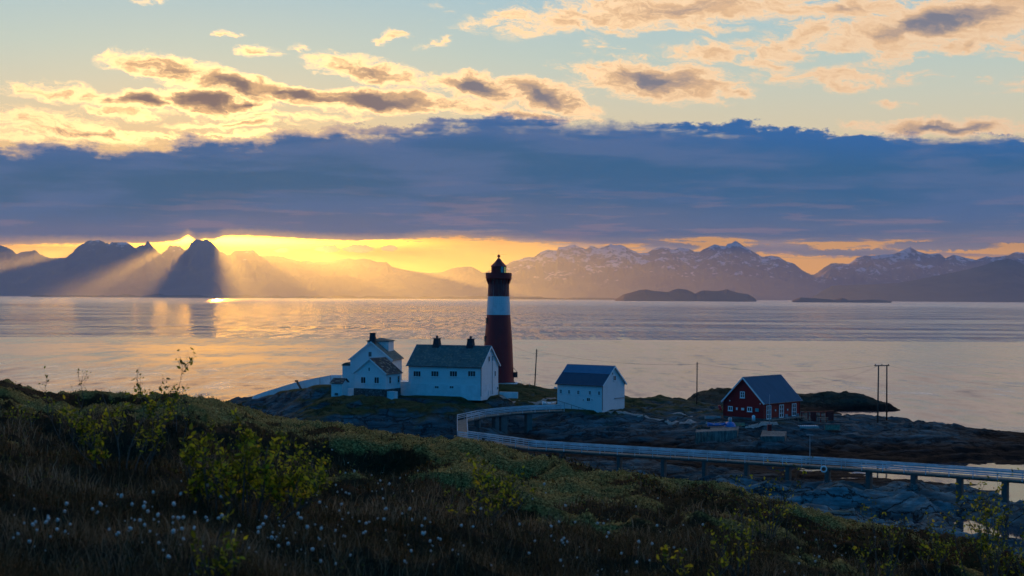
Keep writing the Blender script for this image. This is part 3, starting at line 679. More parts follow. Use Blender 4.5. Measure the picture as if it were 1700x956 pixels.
def fn_rock(t, out):
    geo = t.new('ShaderNodeNewGeometry'); pos = geo.outputs['Position']; z = t.sep(pos)[2]; nz = t.sep(geo.outputs['Normal'])[2]
    strat = t.noise(t.vm('MULTIPLY', t.vm('ADD', pos, (0, 0, 0)), (0.18, 0.45, 1.4)), 1.0, 7.0, 0.66)
    fine = t.noise(pos, 1.6, 6.0, 0.7); spot = t.noise(pos, 0.22, 5.0, 0.65)
    c = t.ramp(strat, [(0.28, (0.008, 0.018, 0.022)), (0.45, (0.026, 0.058, 0.068)), (0.60, (0.058, 0.12, 0.14)), (0.78, (0.12, 0.21, 0.24))])
    c = t.mix(t.mul(t.sm(fine, 0.42, 0.66), 0.6), c, (0.055, 0.060, 0.060))
    vor = t.new('ShaderNodeTexVoronoi', feature='DISTANCE_TO_EDGE'); t.put(vor.inputs['Vector'], t.vm('ADD', t.vm('MULTIPLY', pos, (0.16, 0.42, 0.6)), t.vm('SCALE', t.xyz(fine, spot, fine), sc=0.9)))
    vor.inputs['Scale'].default_value = 1.0
    crack = t.sm(vor.outputs[0], 0.05, 0.0)
    c = t.mix(t.mul(crack, 0.75), c, (0.02, 0.022, 0.022))
    # turf and heath on the higher, flatter ground
    gr = t.mul(t.sm(t.add(z, t.mul(t.sub(spot, 0.5), 7.0)), 3.6, 5.2), t.sm(nz, 0.72, 0.90))
    gr = t.m('MAXIMUM', gr, t.mul(t.sm(spot, 0.56, 0.66), t.sm(z, 2.3, 3.2)))
    gcol = t.ramp(fine, [(0.25, (0.020, 0.026, 0.010)), (0.5, (0.045, 0.055, 0.016)), (0.75, (0.075, 0.070, 0.030))])
    c = t.mix(t.mul(gr, 0.93), c, gcol)
    c = t.mix(t.mul(t.sm(t.sep(pos)[1], 292.0, 300.0), 0.8), c, t.mix(t.sm(fine, 0.4, 0.6), (0.014, 0.018, 0.012), (0.04, 0.045, 0.022)))
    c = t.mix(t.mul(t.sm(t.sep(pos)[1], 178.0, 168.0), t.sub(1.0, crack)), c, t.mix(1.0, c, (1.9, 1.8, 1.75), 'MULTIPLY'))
    # weed and black lichen along the tide line
    zz = t.add(z, t.mul(t.sub(spot, 0.5), 1.8))
    weed = t.ramp(fine, [(0.3, (0.003, 0.003, 0.003)), (0.55, (0.008, 0.006, 0.004)), (0.8, (0.022, 0.013, 0.007))])
    c = t.mix(t.mul(t.sm(zz, 1.45, 0.75), t.sm(t.sep(pos)[1], 176.0, 190.0, 0.25, 1.0)), c, weed)
    c = t.mix(t.mul(t.mul(t.sm(zz, 2.0, 1.2), t.sm(t.sep(pos)[1], 176.0, 196.0)), 0.55), c, (0.012, 0.012, 0.012))
    h = t.add(t.mul(strat, 0.7), t.add(t.mul(fine, 0.45), t.mul(crack, -0.5)))
    principled(t, out, c, 0.9, 0.06, 0, bump(t, h, 0.35, 0.9))
M_rock = mat('shore_rock', fn_rock)
isl = link('island_rock', np_mesh('island_rock', np.stack([gx, gy, IH], -1).reshape(-1, 3), grid_faces(len(IY), len(IX))), M_rock)
tag(isl, kind='structure')
def ribbon(name, pts, width, m_, lift=0.06, cross=5, side=None):
    P = [Vector((p[0], p[1], 0)) for p in pts]; res = []
    for a, b in zip(P, P[1:]):
        n = max(2, int((b-a).length/0.6)); res += [a.lerp(b, k/n) for k in range(n)]
    res.append(P[-1]); V = []
    for i, p in enumerate(res):
        d = (res[min(i+1, len(res)-1)]-res[max(i-1, 0)]).normalized(); s_ = Vector((d.y, -d.x, 0))
        zc = max(terr(p.x, p.y), 0.1)
        for k in range(cross):
            q = p+s_*width*(k/(cross-1)-0.5); edge = 0.25*(abs(k/(cross-1)-0.5)*2)**4
            V.append((q.x, q.y, max(terr(q.x, q.y), zc-0.15)+lift-edge))
    return tag(link(name, np_mesh(name, V, grid_faces(len(res), cross)), m_), kind='structure')
M_gravel = m_flat('gravel', (0.30, 0.27, 0.24), 0.95, 0.1, 0.3, 3.0, 0.03)
def G(px, py, z): p = gz(px, py, z); return (p.x, p.y)
ribbon('path', [G(1008,684,4.4), G(1060,690,3.95), G(1120,694,3.75), G(1180,699,3.7), G(1225,704,3.7), G(1290,704,3.65)], 1.5, M_gravel)
ribbon('path', [G(830,657,6.9), G(862,656,6.6), G(890,661,6.2), G(922,663,5.8)], 1.2, M_gravel)
ribbon('path', [G(1105,688,4.0), G(1150,689,4.0)], 1.0, M_gravel)

# ------------------------------------------------------------------ houses
def walls(mb, L, W, z0, ze, zr, axis, oh=0.0):
    if axis == 'x':
        mb.face([(0,0,z0),(L,0,z0),(L,0,ze),(0,0,ze)]); mb.face([(L,W,z0),(0,W,z0),(0,W,ze),(L,W,ze)])
        for x in (0, L): mb.face([(x,0,z0),(x,W,z0),(x,W,ze),(x,W/2,zr),(x,0,ze)])
    else:
        mb.face([(0,0,z0),(0,W,z0),(0,W,ze),(0,0,ze)]); mb.face([(L,0,z0),(L,W,z0),(L,W,ze),(L,0,ze)])
        for y in (0, W): mb.face([(0,y,z0),(L,y,z0),(L,y,ze),(L/2,y,zr),(0,y,ze)])
    mb.face([(0,0,z0),(0,W,z0),(L,W,z0),(L,0,z0)])
def slab(mb, a, b, c, d, th=0.12, mi=0, edge=1):   # a,b eave corners; c,d ridge corners (b->c upslope); uv in metres
    a, b, c, d = map(Vector, (a, b, c, d)); n = (b-a).cross(d-a).normalized()
    if n.z < 0: n = -n
    w_ = (b-a).length; h_ = (d-a).length
    A, B, C_, D = a+n*th, b+n*th, c+n*th, d+n*th
    mb.face([A, B, C_, D], mi, [(0,0),(w_,0),(w_,h_),(0,h_)])
    mb.face([a, b, c, d], edge)
    for p, q, P_, Q in ((a,b,A,B),(b,c,B,C_),(c,d,C_,D),(d,a,D,A)): mb.face([p, q, Q, P_], edge)
def roof(par, L, W, ze, zr, axis, m_, ov=0.3, th=0.12, trim=None, band=None):
    trim = trim or M_trim; mb = MB(); e = 0.02
    if axis == 'x':
        s_ = (zr-ze)/(W/2); zo = ze-ov*s_+e; zt = zr+e
        slab(mb, (-ov,-ov,zo), (L+ov,-ov,zo), (L+ov,W/2,zt), (-ov,W/2,zt), th)
        slab(mb, (L+ov,W+ov,zo), (-ov,W+ov,zo), (-ov,W/2,zt), (L+ov,W/2,zt), th)
    else:
        s_ = (zr-ze)/(L/2); zo = ze-ov*s_+e; zt = zr+e
        slab(mb, (-ov,W+ov,zo), (-ov,-ov,zo), (L/2,-ov,zt), (L/2,W+ov,zt), th)
        slab(mb, (L+ov,-ov,zo), (L+ov,W+ov,zo), (L/2,W+ov,zt), (L/2,-ov,zt), th)
    r_ = mb.build('roof', [m_, trim], par)
    # ridge cap and barge boards
    mb = MB()
    if axis == 'x':
        mb.bar((-ov,W/2,zr+th+0.04),(L+ov,W/2,zr+th+0.04),0.22,0.06)
    else:
        mb.bar((L/2,-ov,zr+th+0.04),(L/2,W+ov,zr+th+0.04),0.22,0.06)
    mb.build('ridge_cap', M_greytrim, r_)
    mb = MB()
    if axis == 'x':
        for x in (-ov-0.03, L+ov+0.03):
            mb = MB(); mb.bar((x,-ov,zo+0.0),(x,W/2,zt),0.05,0.22); mb.bar((x,W+ov,zo),(x,W/2,zt),0.05,0.22); mb.build('barge_board', trim, r_)
    else:
        for y in (-ov-0.03, W+ov+0.03):
            mb = MB(); mb.bar((-ov,y,zo),(L/2,y,zt),0.05,0.22); mb.bar((L+ov,y,zo),(L/2,y,zt),0.05,0.22); mb.build('barge_board', trim, r_)
    # gutters
    for q in (0, 1):
        mb = MB()
        if axis == 'x': y = W+ov+0.07 if q else -ov-0.07; mb.tube([(-ov,y,zo+0.02),(L+ov,y,zo+0.02)],0.06,8)
        else: x = L+ov+0.07 if q else -ov-0.07; mb.tube([(x,-ov,zo+0.02),(x,W+ov,zo+0.02)],0.06,8)
        mb.build('gutter', M_dark, r_)
    return r_
class House:
    def __init__(s, name, label, cat, X0, Y0, rz, L, W, z0, ze, zr, axis, group=None):
        s.L, s.W, s.z0, s.ze, s.zr, s.axis = L, W, z0, ze, zr, axis
        s.root = thing(name, label, cat, (X0, Y0, z0), rz, group); s.rz = rz; s.o = Vector((X0, Y0, z0))
        s.M = Matrix.Translation(s.o) @ Matrix.Rotation(rz, 4, 'Z'); s.Mi = s.M.inverted()
        s.e, s.r = ze-z0, zr-z0
    def pick(s, px, py, face):       # pixel -> local point on a wall plane
        o = s.Mi @ Vector((0,0,CAMZ)); d = s.Mi.to_3x3() @ ray(px, py)
        if face == 'front': k = -o.y/d.y
        elif face == 'right': k = (s.L-o.x)/d.x
        p = o+d*k; return p
    def shell(s, m_, drop=0.6):
        mb = MB(); walls(mb, s.L, s.W, -drop, s.e, s.r, s.axis); return mb.build('wall', m_, s.root)
    def window(s, px, py, wpx, hpx, face='front', nx=2, ny=1, frame=None, fr=0.07, size=None, label=None, nm='window', glass=None, sill=True, off=0.0):
        c = s.pick(px, py, face); pxm = (s.o.y)/F
        w_, h_ = size if size else (wpx*pxm, hpx*pxm)
        return window_at(s.root, face, c.x if face == 'front' else c.y, c.z, w_, h_, s.L, nx, ny, frame, fr, nm, glass, sill, off)
def window_at(root, face, u, z, w_, h_, L=0, nx=2, ny=1, frame=None, fr=0.07, nm='window', glass=None, sill=True, off=0.0):
    frame = frame or M_trim
    def T(a, dpt, b):      # a along wall, dpt outward, b up
        return (u+a, -dpt, z+b) if face == 'front' else (L+dpt, u+a, z+b)
    def bx(mb, a0, a1, d0, d1, b0, b1):
        p0, p1 = T(a0, d0+off, b0), T(a1, d1+off, b1)
        mb.box(min(p0[0],p1[0]),max(p0[0],p1[0]),min(p0[1],p1[1]),max(p0[1],p1[1]),b0+z,b1+z)
    mb = MB(); bx(mb, -w_/2, w_/2, 0.004, 0.02, -h_/2, h_/2); o = mb.build(nm, glass or M_glass, root)
    mb = MB()
    for q in (-1, 1):
        bx(mb, q*w_/2-fr/2, q*w_/2+fr/2, 0.006, 0.07, -h_/2-fr/2, h_/2+fr/2)
    for q in (-1, 1):
        bx(mb, -w_/2+fr/2, w_/2-fr/2, 0.006, 0.068, q*h_/2-fr/2, q*h_/2+fr/2)
    for i in range(1, nx):
        a = -w_/2+w_*i/nx; bx(mb, a-fr*0.36, a+fr*0.36, 0.021, 0.055, -h_/2+fr/2, h_/2-fr/2)
    for j in range(1, ny):
        b = -h_/2+h_*j/ny
        bx(mb, -w_/2+fr/2, w_/2-fr/2, 0.021, 0.050, b-fr*0.25, b+fr*0.25)
    mb.build('frame', frame, o)
    if sill:
        mb = MB(); bx(mb, -w_/2-0.12, w_/2+0.12, 0.004, 0.13, -h_/2-fr/2-0.06, -h_/2-fr/2-0.003); mb.build('sill', frame, o)
    return o
def chimney(par, x, y, zb, w_, h_, m_, cap=True, d_=None):
    d_ = d_ or w_; mb = MB(); k = 0.72
    b = [(-w_/2,-d_/2,0),(w_/2,-d_/2,0),(w_/2,d_/2,0),(-w_/2,d_/2,0)]
    P0 = [(x+p[0], y+p[1], zb) for p in b]; P1 = [(x+p[0]*k, y+p[1]*k, zb+h_) for p in b]
    mb.face(P0[::-1]); mb.face(P1)
    for i in range(4): mb.face([P0[i], P0[(i+1)%4], P1[(i+1)%4], P1[i]])
    if cap: mb.box(x-w_*0.44, x+w_*0.44, y-d_*0.44, y+d_*0.44, zb+h_+0.002, zb+h_+0.12)
    return mb.build('chimney', m_, par)

# main white dwelling
H = House('white_house', 'long two storey white house with grey slate roof and two chimneys left of the lighthouse', 'house',
          -17.873, 246.696, -0.391, 13.711, 7.53, 7.0, 12.197, 15.431, 'x')
H.shell(M_white)
rf = roof(H.root, H.L, H.W, H.e, H.r, 'x', M_slate)
for px in (725.5, 781.5):
    c = H.pick(px, 575, 'front'); 
    # chimneys sit on the ridge
    o = H.Mi @ Vector((0,0,CAMZ)); d = H.Mi.to_3x3() @ ray(px, 574); k = (H.W/2-o.y)/d.y; xx = (o+d*k).x
    ch = chimney(rf, xx, H.W/2, H.r-0.35, 1.25, 1.55, M_chim)
    mb = MB(); mb.lathe([(0.02,0),(0.16,0.02),(0.20,0.14),(0.24,0.30),(0.18,0.42),(0.02,0.50)], 12, (xx, H.W/2)); q = mb.build('chimney_cowl', M_dark, ch, True); q.location = (0,0,H.r-0.35+1.55+0.12)
for px in (692.5, 722.2, 753.0, 783.2): H.window(px, 620.4, 13.2, 8.8, nx=3, frame=M_greytrim if False else M_trim, fr=0.06)
for px in (725.4, 750.0): H.window(px, 642.5, 7.2, 3.4, nx=2, fr=0.05, sill=False, off=0.05)
H.window(811.8, 595.8, 0, 0, 'right', 1, 1, size=(0.55, 0.9), fr=0.05); H.window(817.4, 594.8, 0, 0, 'right', 1, 1, size=(0.55, 0.9), fr=0.05)
H.window(821.8, 620.0, 0, 0, 'right', 1, 1, size=(0.5, 0.9), fr=0.05)
H.window(825.6, 644, 0, 0, 'right', 1, 1, size=(0.5, 0.5), fr=0.05, sill=False, off=0.05)
c = H.pick(812, 655, 'right'); window_at(H.root, 'right', c.y, 0.55, 0.9, 0.75, H.L, 1, 1, M_trim, 0.05, 'hatch', M_whitewash, False, 0.05)
mb = MB(); c = H.pick(817, 600, 'right'); mb.tube([(H.L+0.07, c.y, 0.2), (H.L+0.07, c.y, H.e+1.4)], 0.05, 8); mb.build('downpipe', M_greytrim, H.root)
mb = MB(); mb.tube([(H.L+0.06, -0.06, 0.1), (H.L+0.06, -0.06, H.e-0.3)], 0.06, 8); mb.build('downpipe', M_dark, H.root)
zl = H.pick(760, 638.3, 'front').z
mb = MB(); mb.box(-0.02, H.L+0.05, -0.06, -0.002, zl-0.05, zl+0.04); mb.build('plinth_band', M_trim, H.root)
mb = MB(); mb.box(-0.03, H.L+0.04, -0.045, -0.0015, -0.6, zl-0.052); mb.box(H.L+0.0015, H.L+0.045, -0.045, H.W, -0.6, zl-0.052); mb.build('basement_wall', M_whitewash, H.root)
mb = MB(); a_ = H.pick(697.5, 560, 'front'); mb.tube([(a_.x, H.W/2+0.3, H.r), (a_.x, H.W/2+0.3, H.r+2.6)], 0.02, 6); mb.build('aerial', M_dark, rf)
# terrace wall on the left of the main house
lx_ = H.pick(651.3, 650, 'front').x; Lw = -lx_; T0 = H.M @ Vector((lx_, -0.05, -0.6))
tw = thing('terrace_wall', 'smooth white retaining wall running left from the long white house', 'wall', tuple(T0), H.rz)
mb = MB(); mb.box(0, Lw-0.02, 0, 4.0, 0, 2.72); mb.build('wall_body', M_whitewash, tw, bevel=0.02)
mb = MB(); mb.box(-0.06, Lw-0.03, -0.06, 4.0, 2.722, 2.80); mb.build('coping', M_trim, tw)
mb = MB(); mb.box(-1.1, -0.005, 0.1, 1.2, -0.2, 0.95); mb.build('step_block', M_whitewash, tw, bevel=0.02)

def back(k, X0, Y0, rz, L, W, z0, ze, zr):
    return (X0*k, Y0*k, rz, L*k, W*k, CAMZ-(CAMZ-z0)*k, CAMZ-(CAMZ-ze)*k, CAMZ-(CAMZ-zr)*k)
# back building with the tall chimney
A = House('white_house', 'white gabled house with one tall dark chimney, behind the low gabled house', 'house',
          *back(1.04, -27.909, 246.002, -0.15, 7.323, 7.866, 8.0, 13.144, 16.085), 'y')
A.shell(M_white)
ra = roof(A.root, A.L, A.W, A.e, A.r, 'y', M_slate, ov=0.25)
chimney(ra, A.L/2+0.1, 0.9, A.r-0.35, 1.15, 1.9, M_chim)
A.window(614.4, 588, 5.4, 8.2, nx=2, fr=0.05)
# dormer block: box rising through the roof with a low hipped lid
mb = MB(); x0, x1, y0, y1, zt = 2.2, 6.2, 3.6, 7.6, A.r+0.05
mb.box(x0, x1, y0, y1, A.e-0.2, zt); dm = mb.build('dormer', M_white, A.root)
mb = MB(); cx_, cy_ = (x0+x1)/2, (y0+y1)/2
for a, b in (((x0-.25,y0-.25),(x1+.25,y0-.25)),((x1+.25,y0-.25),(x1+.25,y1+.25)),((x1+.25,y1+.25),(x0-.25,y1+.25)),((x0-.25,y1+.25),(x0-.25,y0-.25))):
    mb.face([(a[0],a[1],zt+0.003),(b[0],b[1],zt+0.003),(b[0],b[1],zt+0.11),(a[0],a[1],zt+0.11)])
    mb.face([(a[0],a[1],zt+0.11),(b[0],b[1],zt+0.11),(cx_,cy_,zt+0.60)])
mb.face([(x0-.25,y0-.25,zt+0.003),(x1+.25,y0-.25,zt+0.003),(x1+.25,y1+.25,zt+0.003),(x0-.25,y1+.25,zt+0.003)])
mb.build('roof', M_slate, dm)
window_at(A.root, 'right', 1.4, 2.2, 0.7, 1.1, A.L, 1, 2, M_trim, 0.05)
mb = MB(); mb.tube([(A.L+0.06, 0.1, 0.1), (A.L+0.06, 0.1, A.e-0.2)], 0.05, 8); mb.build('downpipe', M_greytrim, A.root)
# left porch with a curved lid
pz = A.pick(576, 604, 'front').z; xl = A.pick(566, 610, 'front').x
mb = MB(); mb.box(xl, -0.003, 1.0, 3.4, -0.8, pz-0.35); mb.build('porch', M_whitewash, A.root)
mb = MB(); n = 8; prof = []
for k in range(n+1):
    u = k/n; prof.append((xl-0.15+(-0.02-xl+0.15)*u, pz-0.35+0.55*math.sin(math.pi*u)**0.8*(1-0.15*u)))
for (xa, za), (xb, zb) in zip(prof, prof[1:]):
    mb.face([(xa,0.85,za+0.05),(xb,0.85,zb+0.05),(xb,3.55,zb+0.05),(xa,3.55,za+0.05)])
mb.face([(x_,0.85,z_+0.05) for x_, z_ in prof]+[(prof[-1][0],0.85,pz-0.345),(prof[0][0],0.85,pz-0.345)])
mb.face([(x_,3.55,z_+0.05) for x_, z_ in prof]+[(prof[-1][0],3.55,pz-0.345),(prof[0][0],3.55,pz-0.345)])
mb.build('porch_roof', M_slate, A.root)
mb = MB(); mb.box(xl, 0, 0.2, 0.9, -0.8, 1.0); mb.build('low_wall', M_whitewash, A.root)

# low gabled house in front
B = House('white_house', 'low white gabled house on a grey stone basement, mottled mossy slate roof', 'house',
          *back(1.03, -26.219, 237.271, -0.464, 6.14, 4.688, 7.6, 11.311, 13.605), 'y')
B.shell(M_white)
roof(B.root, B.L, B.W, B.e, B.r, 'y', M_slate_moss, ov=0.25)
def fn_stone(t, out):
    pos = t.new('ShaderNodeTexCoord').outputs['Object']
    v = t.new('ShaderNodeTexVoronoi'); t.put(v.inputs['Vector'], t.vm('MULTIPLY', pos, (2.2, 2.2, 3.4))); v.inputs['Scale'].default_value = 1.0
    v2 = t.new('ShaderNodeTexVoronoi', feature='DISTANCE_TO_EDGE'); t.put(v2.inputs['Vector'], t.vm('MULTIPLY', pos, (2.2, 2.2, 3.4))); v2.inputs['Scale'].default_value = 1.0
    vs = t.sep(v.outputs['Color'])[0]
    c = t.mix(vs, (0.07, 0.08, 0.08), (0.19, 0.20, 0.20)); c = t.mix(t.sm(v2.outputs[0], 0.09, 0.02), c, (0.035, 0.035, 0.035))
    principled(t, out, c, 0.9, 0.2, 0, bump(t, v2.outputs[0], 0.05))
M_stone = mat('field_stone', fn_stone)
zs = B.pick(610, 645, 'front').z
mb = MB(); mb.box(-0.06, B.L+0.06, -0.06, -0.002, -0.7, zs); mb.box(B.L+0.002, B.L+0.06, -0.06, B.W, -0.7, zs); mb.build('stone_basement', M_stone, B.root)
for px, py in ((603.2, 630.9), (625.6, 631.2)): B.window(px, py, 9.0, 10.2, nx=2, ny=1)
B.window(613.0, 613.0, 3.0, 6.0, nx=1, fr=0.05)
for px in (647.3, 661.4): B.window(px, 631 if px < 650 else 629.5, 0, 0, 'right', 1, 2, size=(0.62, 1.15), fr=0.05)
mb = MB(); mb.box(-0.3, B.L+0.2, -1.1, -0.07, -0.65, -0.25); mb.build('doorstep', M_conc, B.root)
mb = MB(); mb.box(B.L+0.062, B.L+1.6, 0.3, 1.3, -0.6, 0.75); mb.build('stair_wall', M_whitewash, B.root)
mb = MB(); mb.box(-1.5, -0.07, 0.2, 0.5, -0.7, 0.95); mb.build('garden_wall', M_whitewash, B.root, bevel=0.02)

# outhouse at the far left
p = gz(550, 654, 7.45)
O = House('outhouse', 'small white outhouse with dark roof at the left end of the white houses', 'outhouse',
          p.x, p.y, -0.30, 2.0, 2.3, 7.4, 9.35, 9.9, 'x')
O.shell(M_white)
mb = MB(); slab(mb, (-0.2,-0.25,1.85), (O.L+0.2,-0.25,1.85), (O.L+0.2,1.3,2.62), (-0.2,1.3,2.62), 0.1); slab(mb, (O.L+0.2,2.55,1.9), (-0.2,2.55,1.9), (-0.2,1.3,2.62), (O.L+0.2,1.3,2.62), 0.1)
mb.build('roof', [M_slate_moss, M_dark], O.root)
window_at(O.root, 'front', 1.0, 0.95, 1.1, 1.5, O.L, 1, 1, M_trim, 0.08, 'door', M_white, False)
mb = MB(); mb.box(0.75, 1.25, -0.30, -0.03, -0.1, 0.25); mb.build('step', M_conc, O.root)

# whitewashed wall running down the slope to the left, with a leaning post
def wall_strip():
    top = [(417,663.0),(421,657),(437,651),(452,646.5),(468,641.5),(490,634.8),(510,630.3),(531,626),(550,622.6),(567,622.6)]
    bot = [(415.5,665.5),(421,666.5),(438,670.0),(453,657.5),(470,653),(490,646),(510,643.3),(531,641.3),(548,636),(567,636)]
    Ys = [283,281.5,279.5,278,276,272.5,269.5,266.5,263.5,261]
    root = thing('white_wall', 'long smooth white wall sloping down the rocks left of the outhouse', 'wall', tuple(at(490, 645, 272.5)))
    mb = MB(); o = Vector(root.location); F_, Bk = [], []
    for (a, b), (c, d), Y in zip(top, bot, Ys):
        F_.append((at(a, b, Y)-o, at(c, d, Y)-Vector((0,0,0.5))-o)); Bk.append((at(a, b, Y)+Vector((0.1,0.45,0))-o, at(c, d, Y)+Vector((0.1,0.45,-0.5))-o))
    for i in range(len(F_)-1):
        mb.face([F_[i][1], F_[i+1][1], F_[i+1][0], F_[i][0]]); mb.face([Bk[i+1][1], Bk[i][1], Bk[i][0], Bk[i+1][0]])
        mb.face([F_[i][0], F_[i+1][0], Bk[i+1][0], Bk[i][0]]); mb.face([F_[i][1], F_[i+1][1], Bk[i+1][1], Bk[i][1]])
    for i in (0, -1): mb.face([F_[i][1], F_[i][0], Bk[i][0], Bk[i][1]])
    mb.build('wall_body', M_whitewash, root)
    for px, t0, t1 in ((531, 626, 641), (549, 623, 636)):
        mb = MB(); Y = 266.3 if px < 540 else 263.4
        mb.bar(at(px, t0, Y)-o+Vector((0,-0.06,0)), at(px, t1, Y)-o+Vector((0,-0.06,0)), 0.08, 0.08); mb.build('joint', M_greytrim, root)
wall_strip()
pr = thing('leaning_post', 'dark post leaning against the sloping white wall', 'post', tuple(at(499.5, 643.5, 268)))
mb = MB(); o = Vector(pr.location); mb.bar((0,0,-0.2), at(493.6, 634.5, 270.2)-o, 0.34, 0.26); mb.build('post_shaft', M_pole, pr)
mb = MB(); q = at(492.8, 633, 270.2)-o; mb.box(q.x-0.35, q.x+0.22, q.y-0.2, q.y+0.2, q.z-0.1, q.z+0.24); mb.build('post_cap', M_pole, pr, bevel=0.03)
# white posts and slabs behind the houses
bw = thing('white_wall', 'low white wall between the low gabled house and the long white house', 'wall', tuple(at(672, 640, 252)), -0.1)
mb = MB(); mb.box(0, 3.2, 0, 0.3, -0.8, 0.65); mb.build('wall_body', M_whitewash, bw, bevel=0.02)
mb = MB(); mb.box(-0.05, 3.25, -0.05, 0.35, 0.652, 0.72); mb.build('coping', M_dark, bw)

# white shed
E_ = House('white_shed', 'white boat shed with two tone blue metal roof standing alone right of the lighthouse', 'shed',
           7.973, 247.47, -0.632, 9.299, 7.146, 4.8, 9.123, 12.091, 'x')
E_.shell(M_white, 0.8)
re_ = roof(E_.root, E_.L, E_.W, E_.e, E_.r, 'x', M_blueroof)
s_ = (E_.r-E_.e)/(E_.W/2)
def up(y): return E_.e+s_*y+0.02
mb = MB(); n = Vector((0, -s_, 1)).normalized()*0.14
y0_ = 1.95
slab(mb, Vector((-0.28,y0_,up(y0_)))+n, Vector((E_.L+0.28,y0_,up(y0_)))+n, Vector((E_.L+0.28,E_.W/2-0.05,up(E_.W/2-0.05)))+n, Vector((-0.28,E_.W/2-0.05,up(E_.W/2-0.05)))+n, 0.03)
q = mb.build('roof_sheet', [M_bluelight, M_greytrim], re_); q['label'] = 'paler blue upper half of the metal roof'
for px, py in ((931.2,649.6),(945,650.4),(960.3,651.3),(979.4,652),(994.8,652.6)): E_.window(px, py, 4.2, 6.0, nx=2, ny=2, fr=0.05)
E_.window(977, 663.2, 6.4, 5.6, nx=2, ny=1, fr=0.06); E_.window(968.5, 664, 3, 3.4, nx=1, fr=0.05, glass=M_greytrim, nm='hatch', sill=False); E_.window(983, 663.8, 1.8, 2.0, nx=1, fr=0.03, nm='hatch', sill=False)
E_.window(1020.2, 627.6, 0, 0, 'right', 2, 2, size=(0.85, 0.8), fr=0.06); E_.window(1016.5, 620, 0, 0, 'right', 1, 1, size=(0.3, 0.35), fr=0.03, nm='vent', sill=False)
a_ = E_.pick(1020, 661.3, 'right'); b_ = E_.pick(1038, 660.7, 'right')
mb = MB(); mb.box(E_.L+0.01, E_.L+0.12, a_.y, E_.W-0.1, a_.z-0.08, a_.z+0.08); mb.build('fender_beam', M_greytrim, E_.root)
mb = MB(); mb.tube([(E_.L+0.06,-0.06,0.0),(E_.L+0.06,-0.06,E_.e-0.3)],0.05,8); mb.build('downpipe', M_dark, E_.root)
mb = MB(); mb.box(-0.35,-0.05,-0.5,-0.05,E_.e-1.0,E_.e-0.7); mb.build('wall_lamp', M_trim, E_.root)
# ramp railing beside the shed
rr = thing('railing', 'thin dark handrail on posts going down along the front wall of the white shed', 'railing', tuple(E_.M @ Vector((0.6,-0.9,0))), E_.rz)
for i in range(5):
    mb = MB(); x_ = i*1.5; zt = 1.35-i*0.33; mb.tube([(x_,0,zt-1.0-0.5),(x_,0,zt)],0.035,6); mb.build('post', M_pole, rr)
mb = MB(); mb.tube([(0,0,1.35),(6.0,0,1.35-4*0.33)],0.035,6); mb.build('handrail', M_pole, rr)

# red house
Rr = House('red_house', 'red timber house with white trimmed windows and a steep blue grey roof', 'house',
           35.62, 238.614, -0.744, 7.814, 11.183, 4.0, 6.895, 10.788, 'y')
Rr.shell(M_redb)
roof(Rr.root, Rr.L, Rr.W, Rr.e, Rr.r, 'y', M_greyroof)
Rr.window(1232.7, 655.2, 7.6, 9.4, nx=2, ny=2, fr=0.14); Rr.window(1212.7, 677.9, 7.6, 6.4, nx=2, fr=0.14); Rr.window(1244.7, 679.4, 8.0, 6.6, nx=2, fr=0.14)
for px, py, hh in ((1276, 684.3, 2.15), (1297, 682.4, 2.05), (1318, 680.0, 2.0)):
    Rr.window(px, py, 0, 0, 'right', 2, 3, size=(1.25, hh), fr=0.15, sill=False, nm='glazed_door' if px == 1276 else 'window')
for px, py, w_, h_, mm, nm in ((1223.5,678.5,0.30,0.42,M_trim,'wall_sign'),(1233.3,679,0.55,0.40,M_trim,'wall_sign'),(1257,680.6,0.65,0.55,M_green,'wall_sign'),(1211.8,665,0.16,0.2,M_trim,'wall_lamp'),(1262.3,670.2,0.16,0.2,M_trim,'wall_lamp')):
    c = Rr.pick(px, py, 'front'); mb = MB(); mb.box(c.x-w_/2, c.x+w_/2, -0.09, -0.01, c.z-h_/2, c.z+h_/2); mb.build(nm, mm, Rr.root, bevel=0.01)
for px, py in ((1287, 681), (1307, 680)):
    c = Rr.pick(px, py, 'right'); mb = MB(); mb.box(Rr.L+0.01, Rr.L+0.12, c.y-0.1, c.y+0.1, c.z-0.14, c.z+0.14); mb.build('wall_lamp', M_trim, Rr.root)
mb = MB(); mb.box(-0.02, Rr.L+0.02, -0.03, -0.003, -0.5, 0.28); mb.box(Rr.L+0.003, Rr.L+0.03, 0, Rr.W, -0.5, 0.28); mb.build('plinth', M_conc, Rr.root)
for a, b in ((0,0),(Rr.L,0),(Rr.L,Rr.W)):
    mb = MB(); mb.box(a-0.07, a+0.07, b-0.075, b+0.065, 0.28, Rr.e-0.2); mb.build('corner_board', M_redp, Rr.root)
# wooden deck by the doors
dk = thing('wooden_deck', 'low pale wooden deck under the glazed doors of the red house', 'deck', tuple(Rr.M @ Vector((Rr.L+0.05, 0.3, -0.2))), Rr.rz)
mb = MB()
for i in range(15): mb.box(0.02, 1.5, i*0.68, i*0.68+0.62, 0.20, 0.26)
mb.build('deck_boards', M_wood, dk)
for i in range(7):
    mb = MB(); mb.box(1.32, 1.46, i*1.6+0.05, i*1.6+0.19, -0.5, 0.199); mb.build('deck_leg', M_wood, dk)

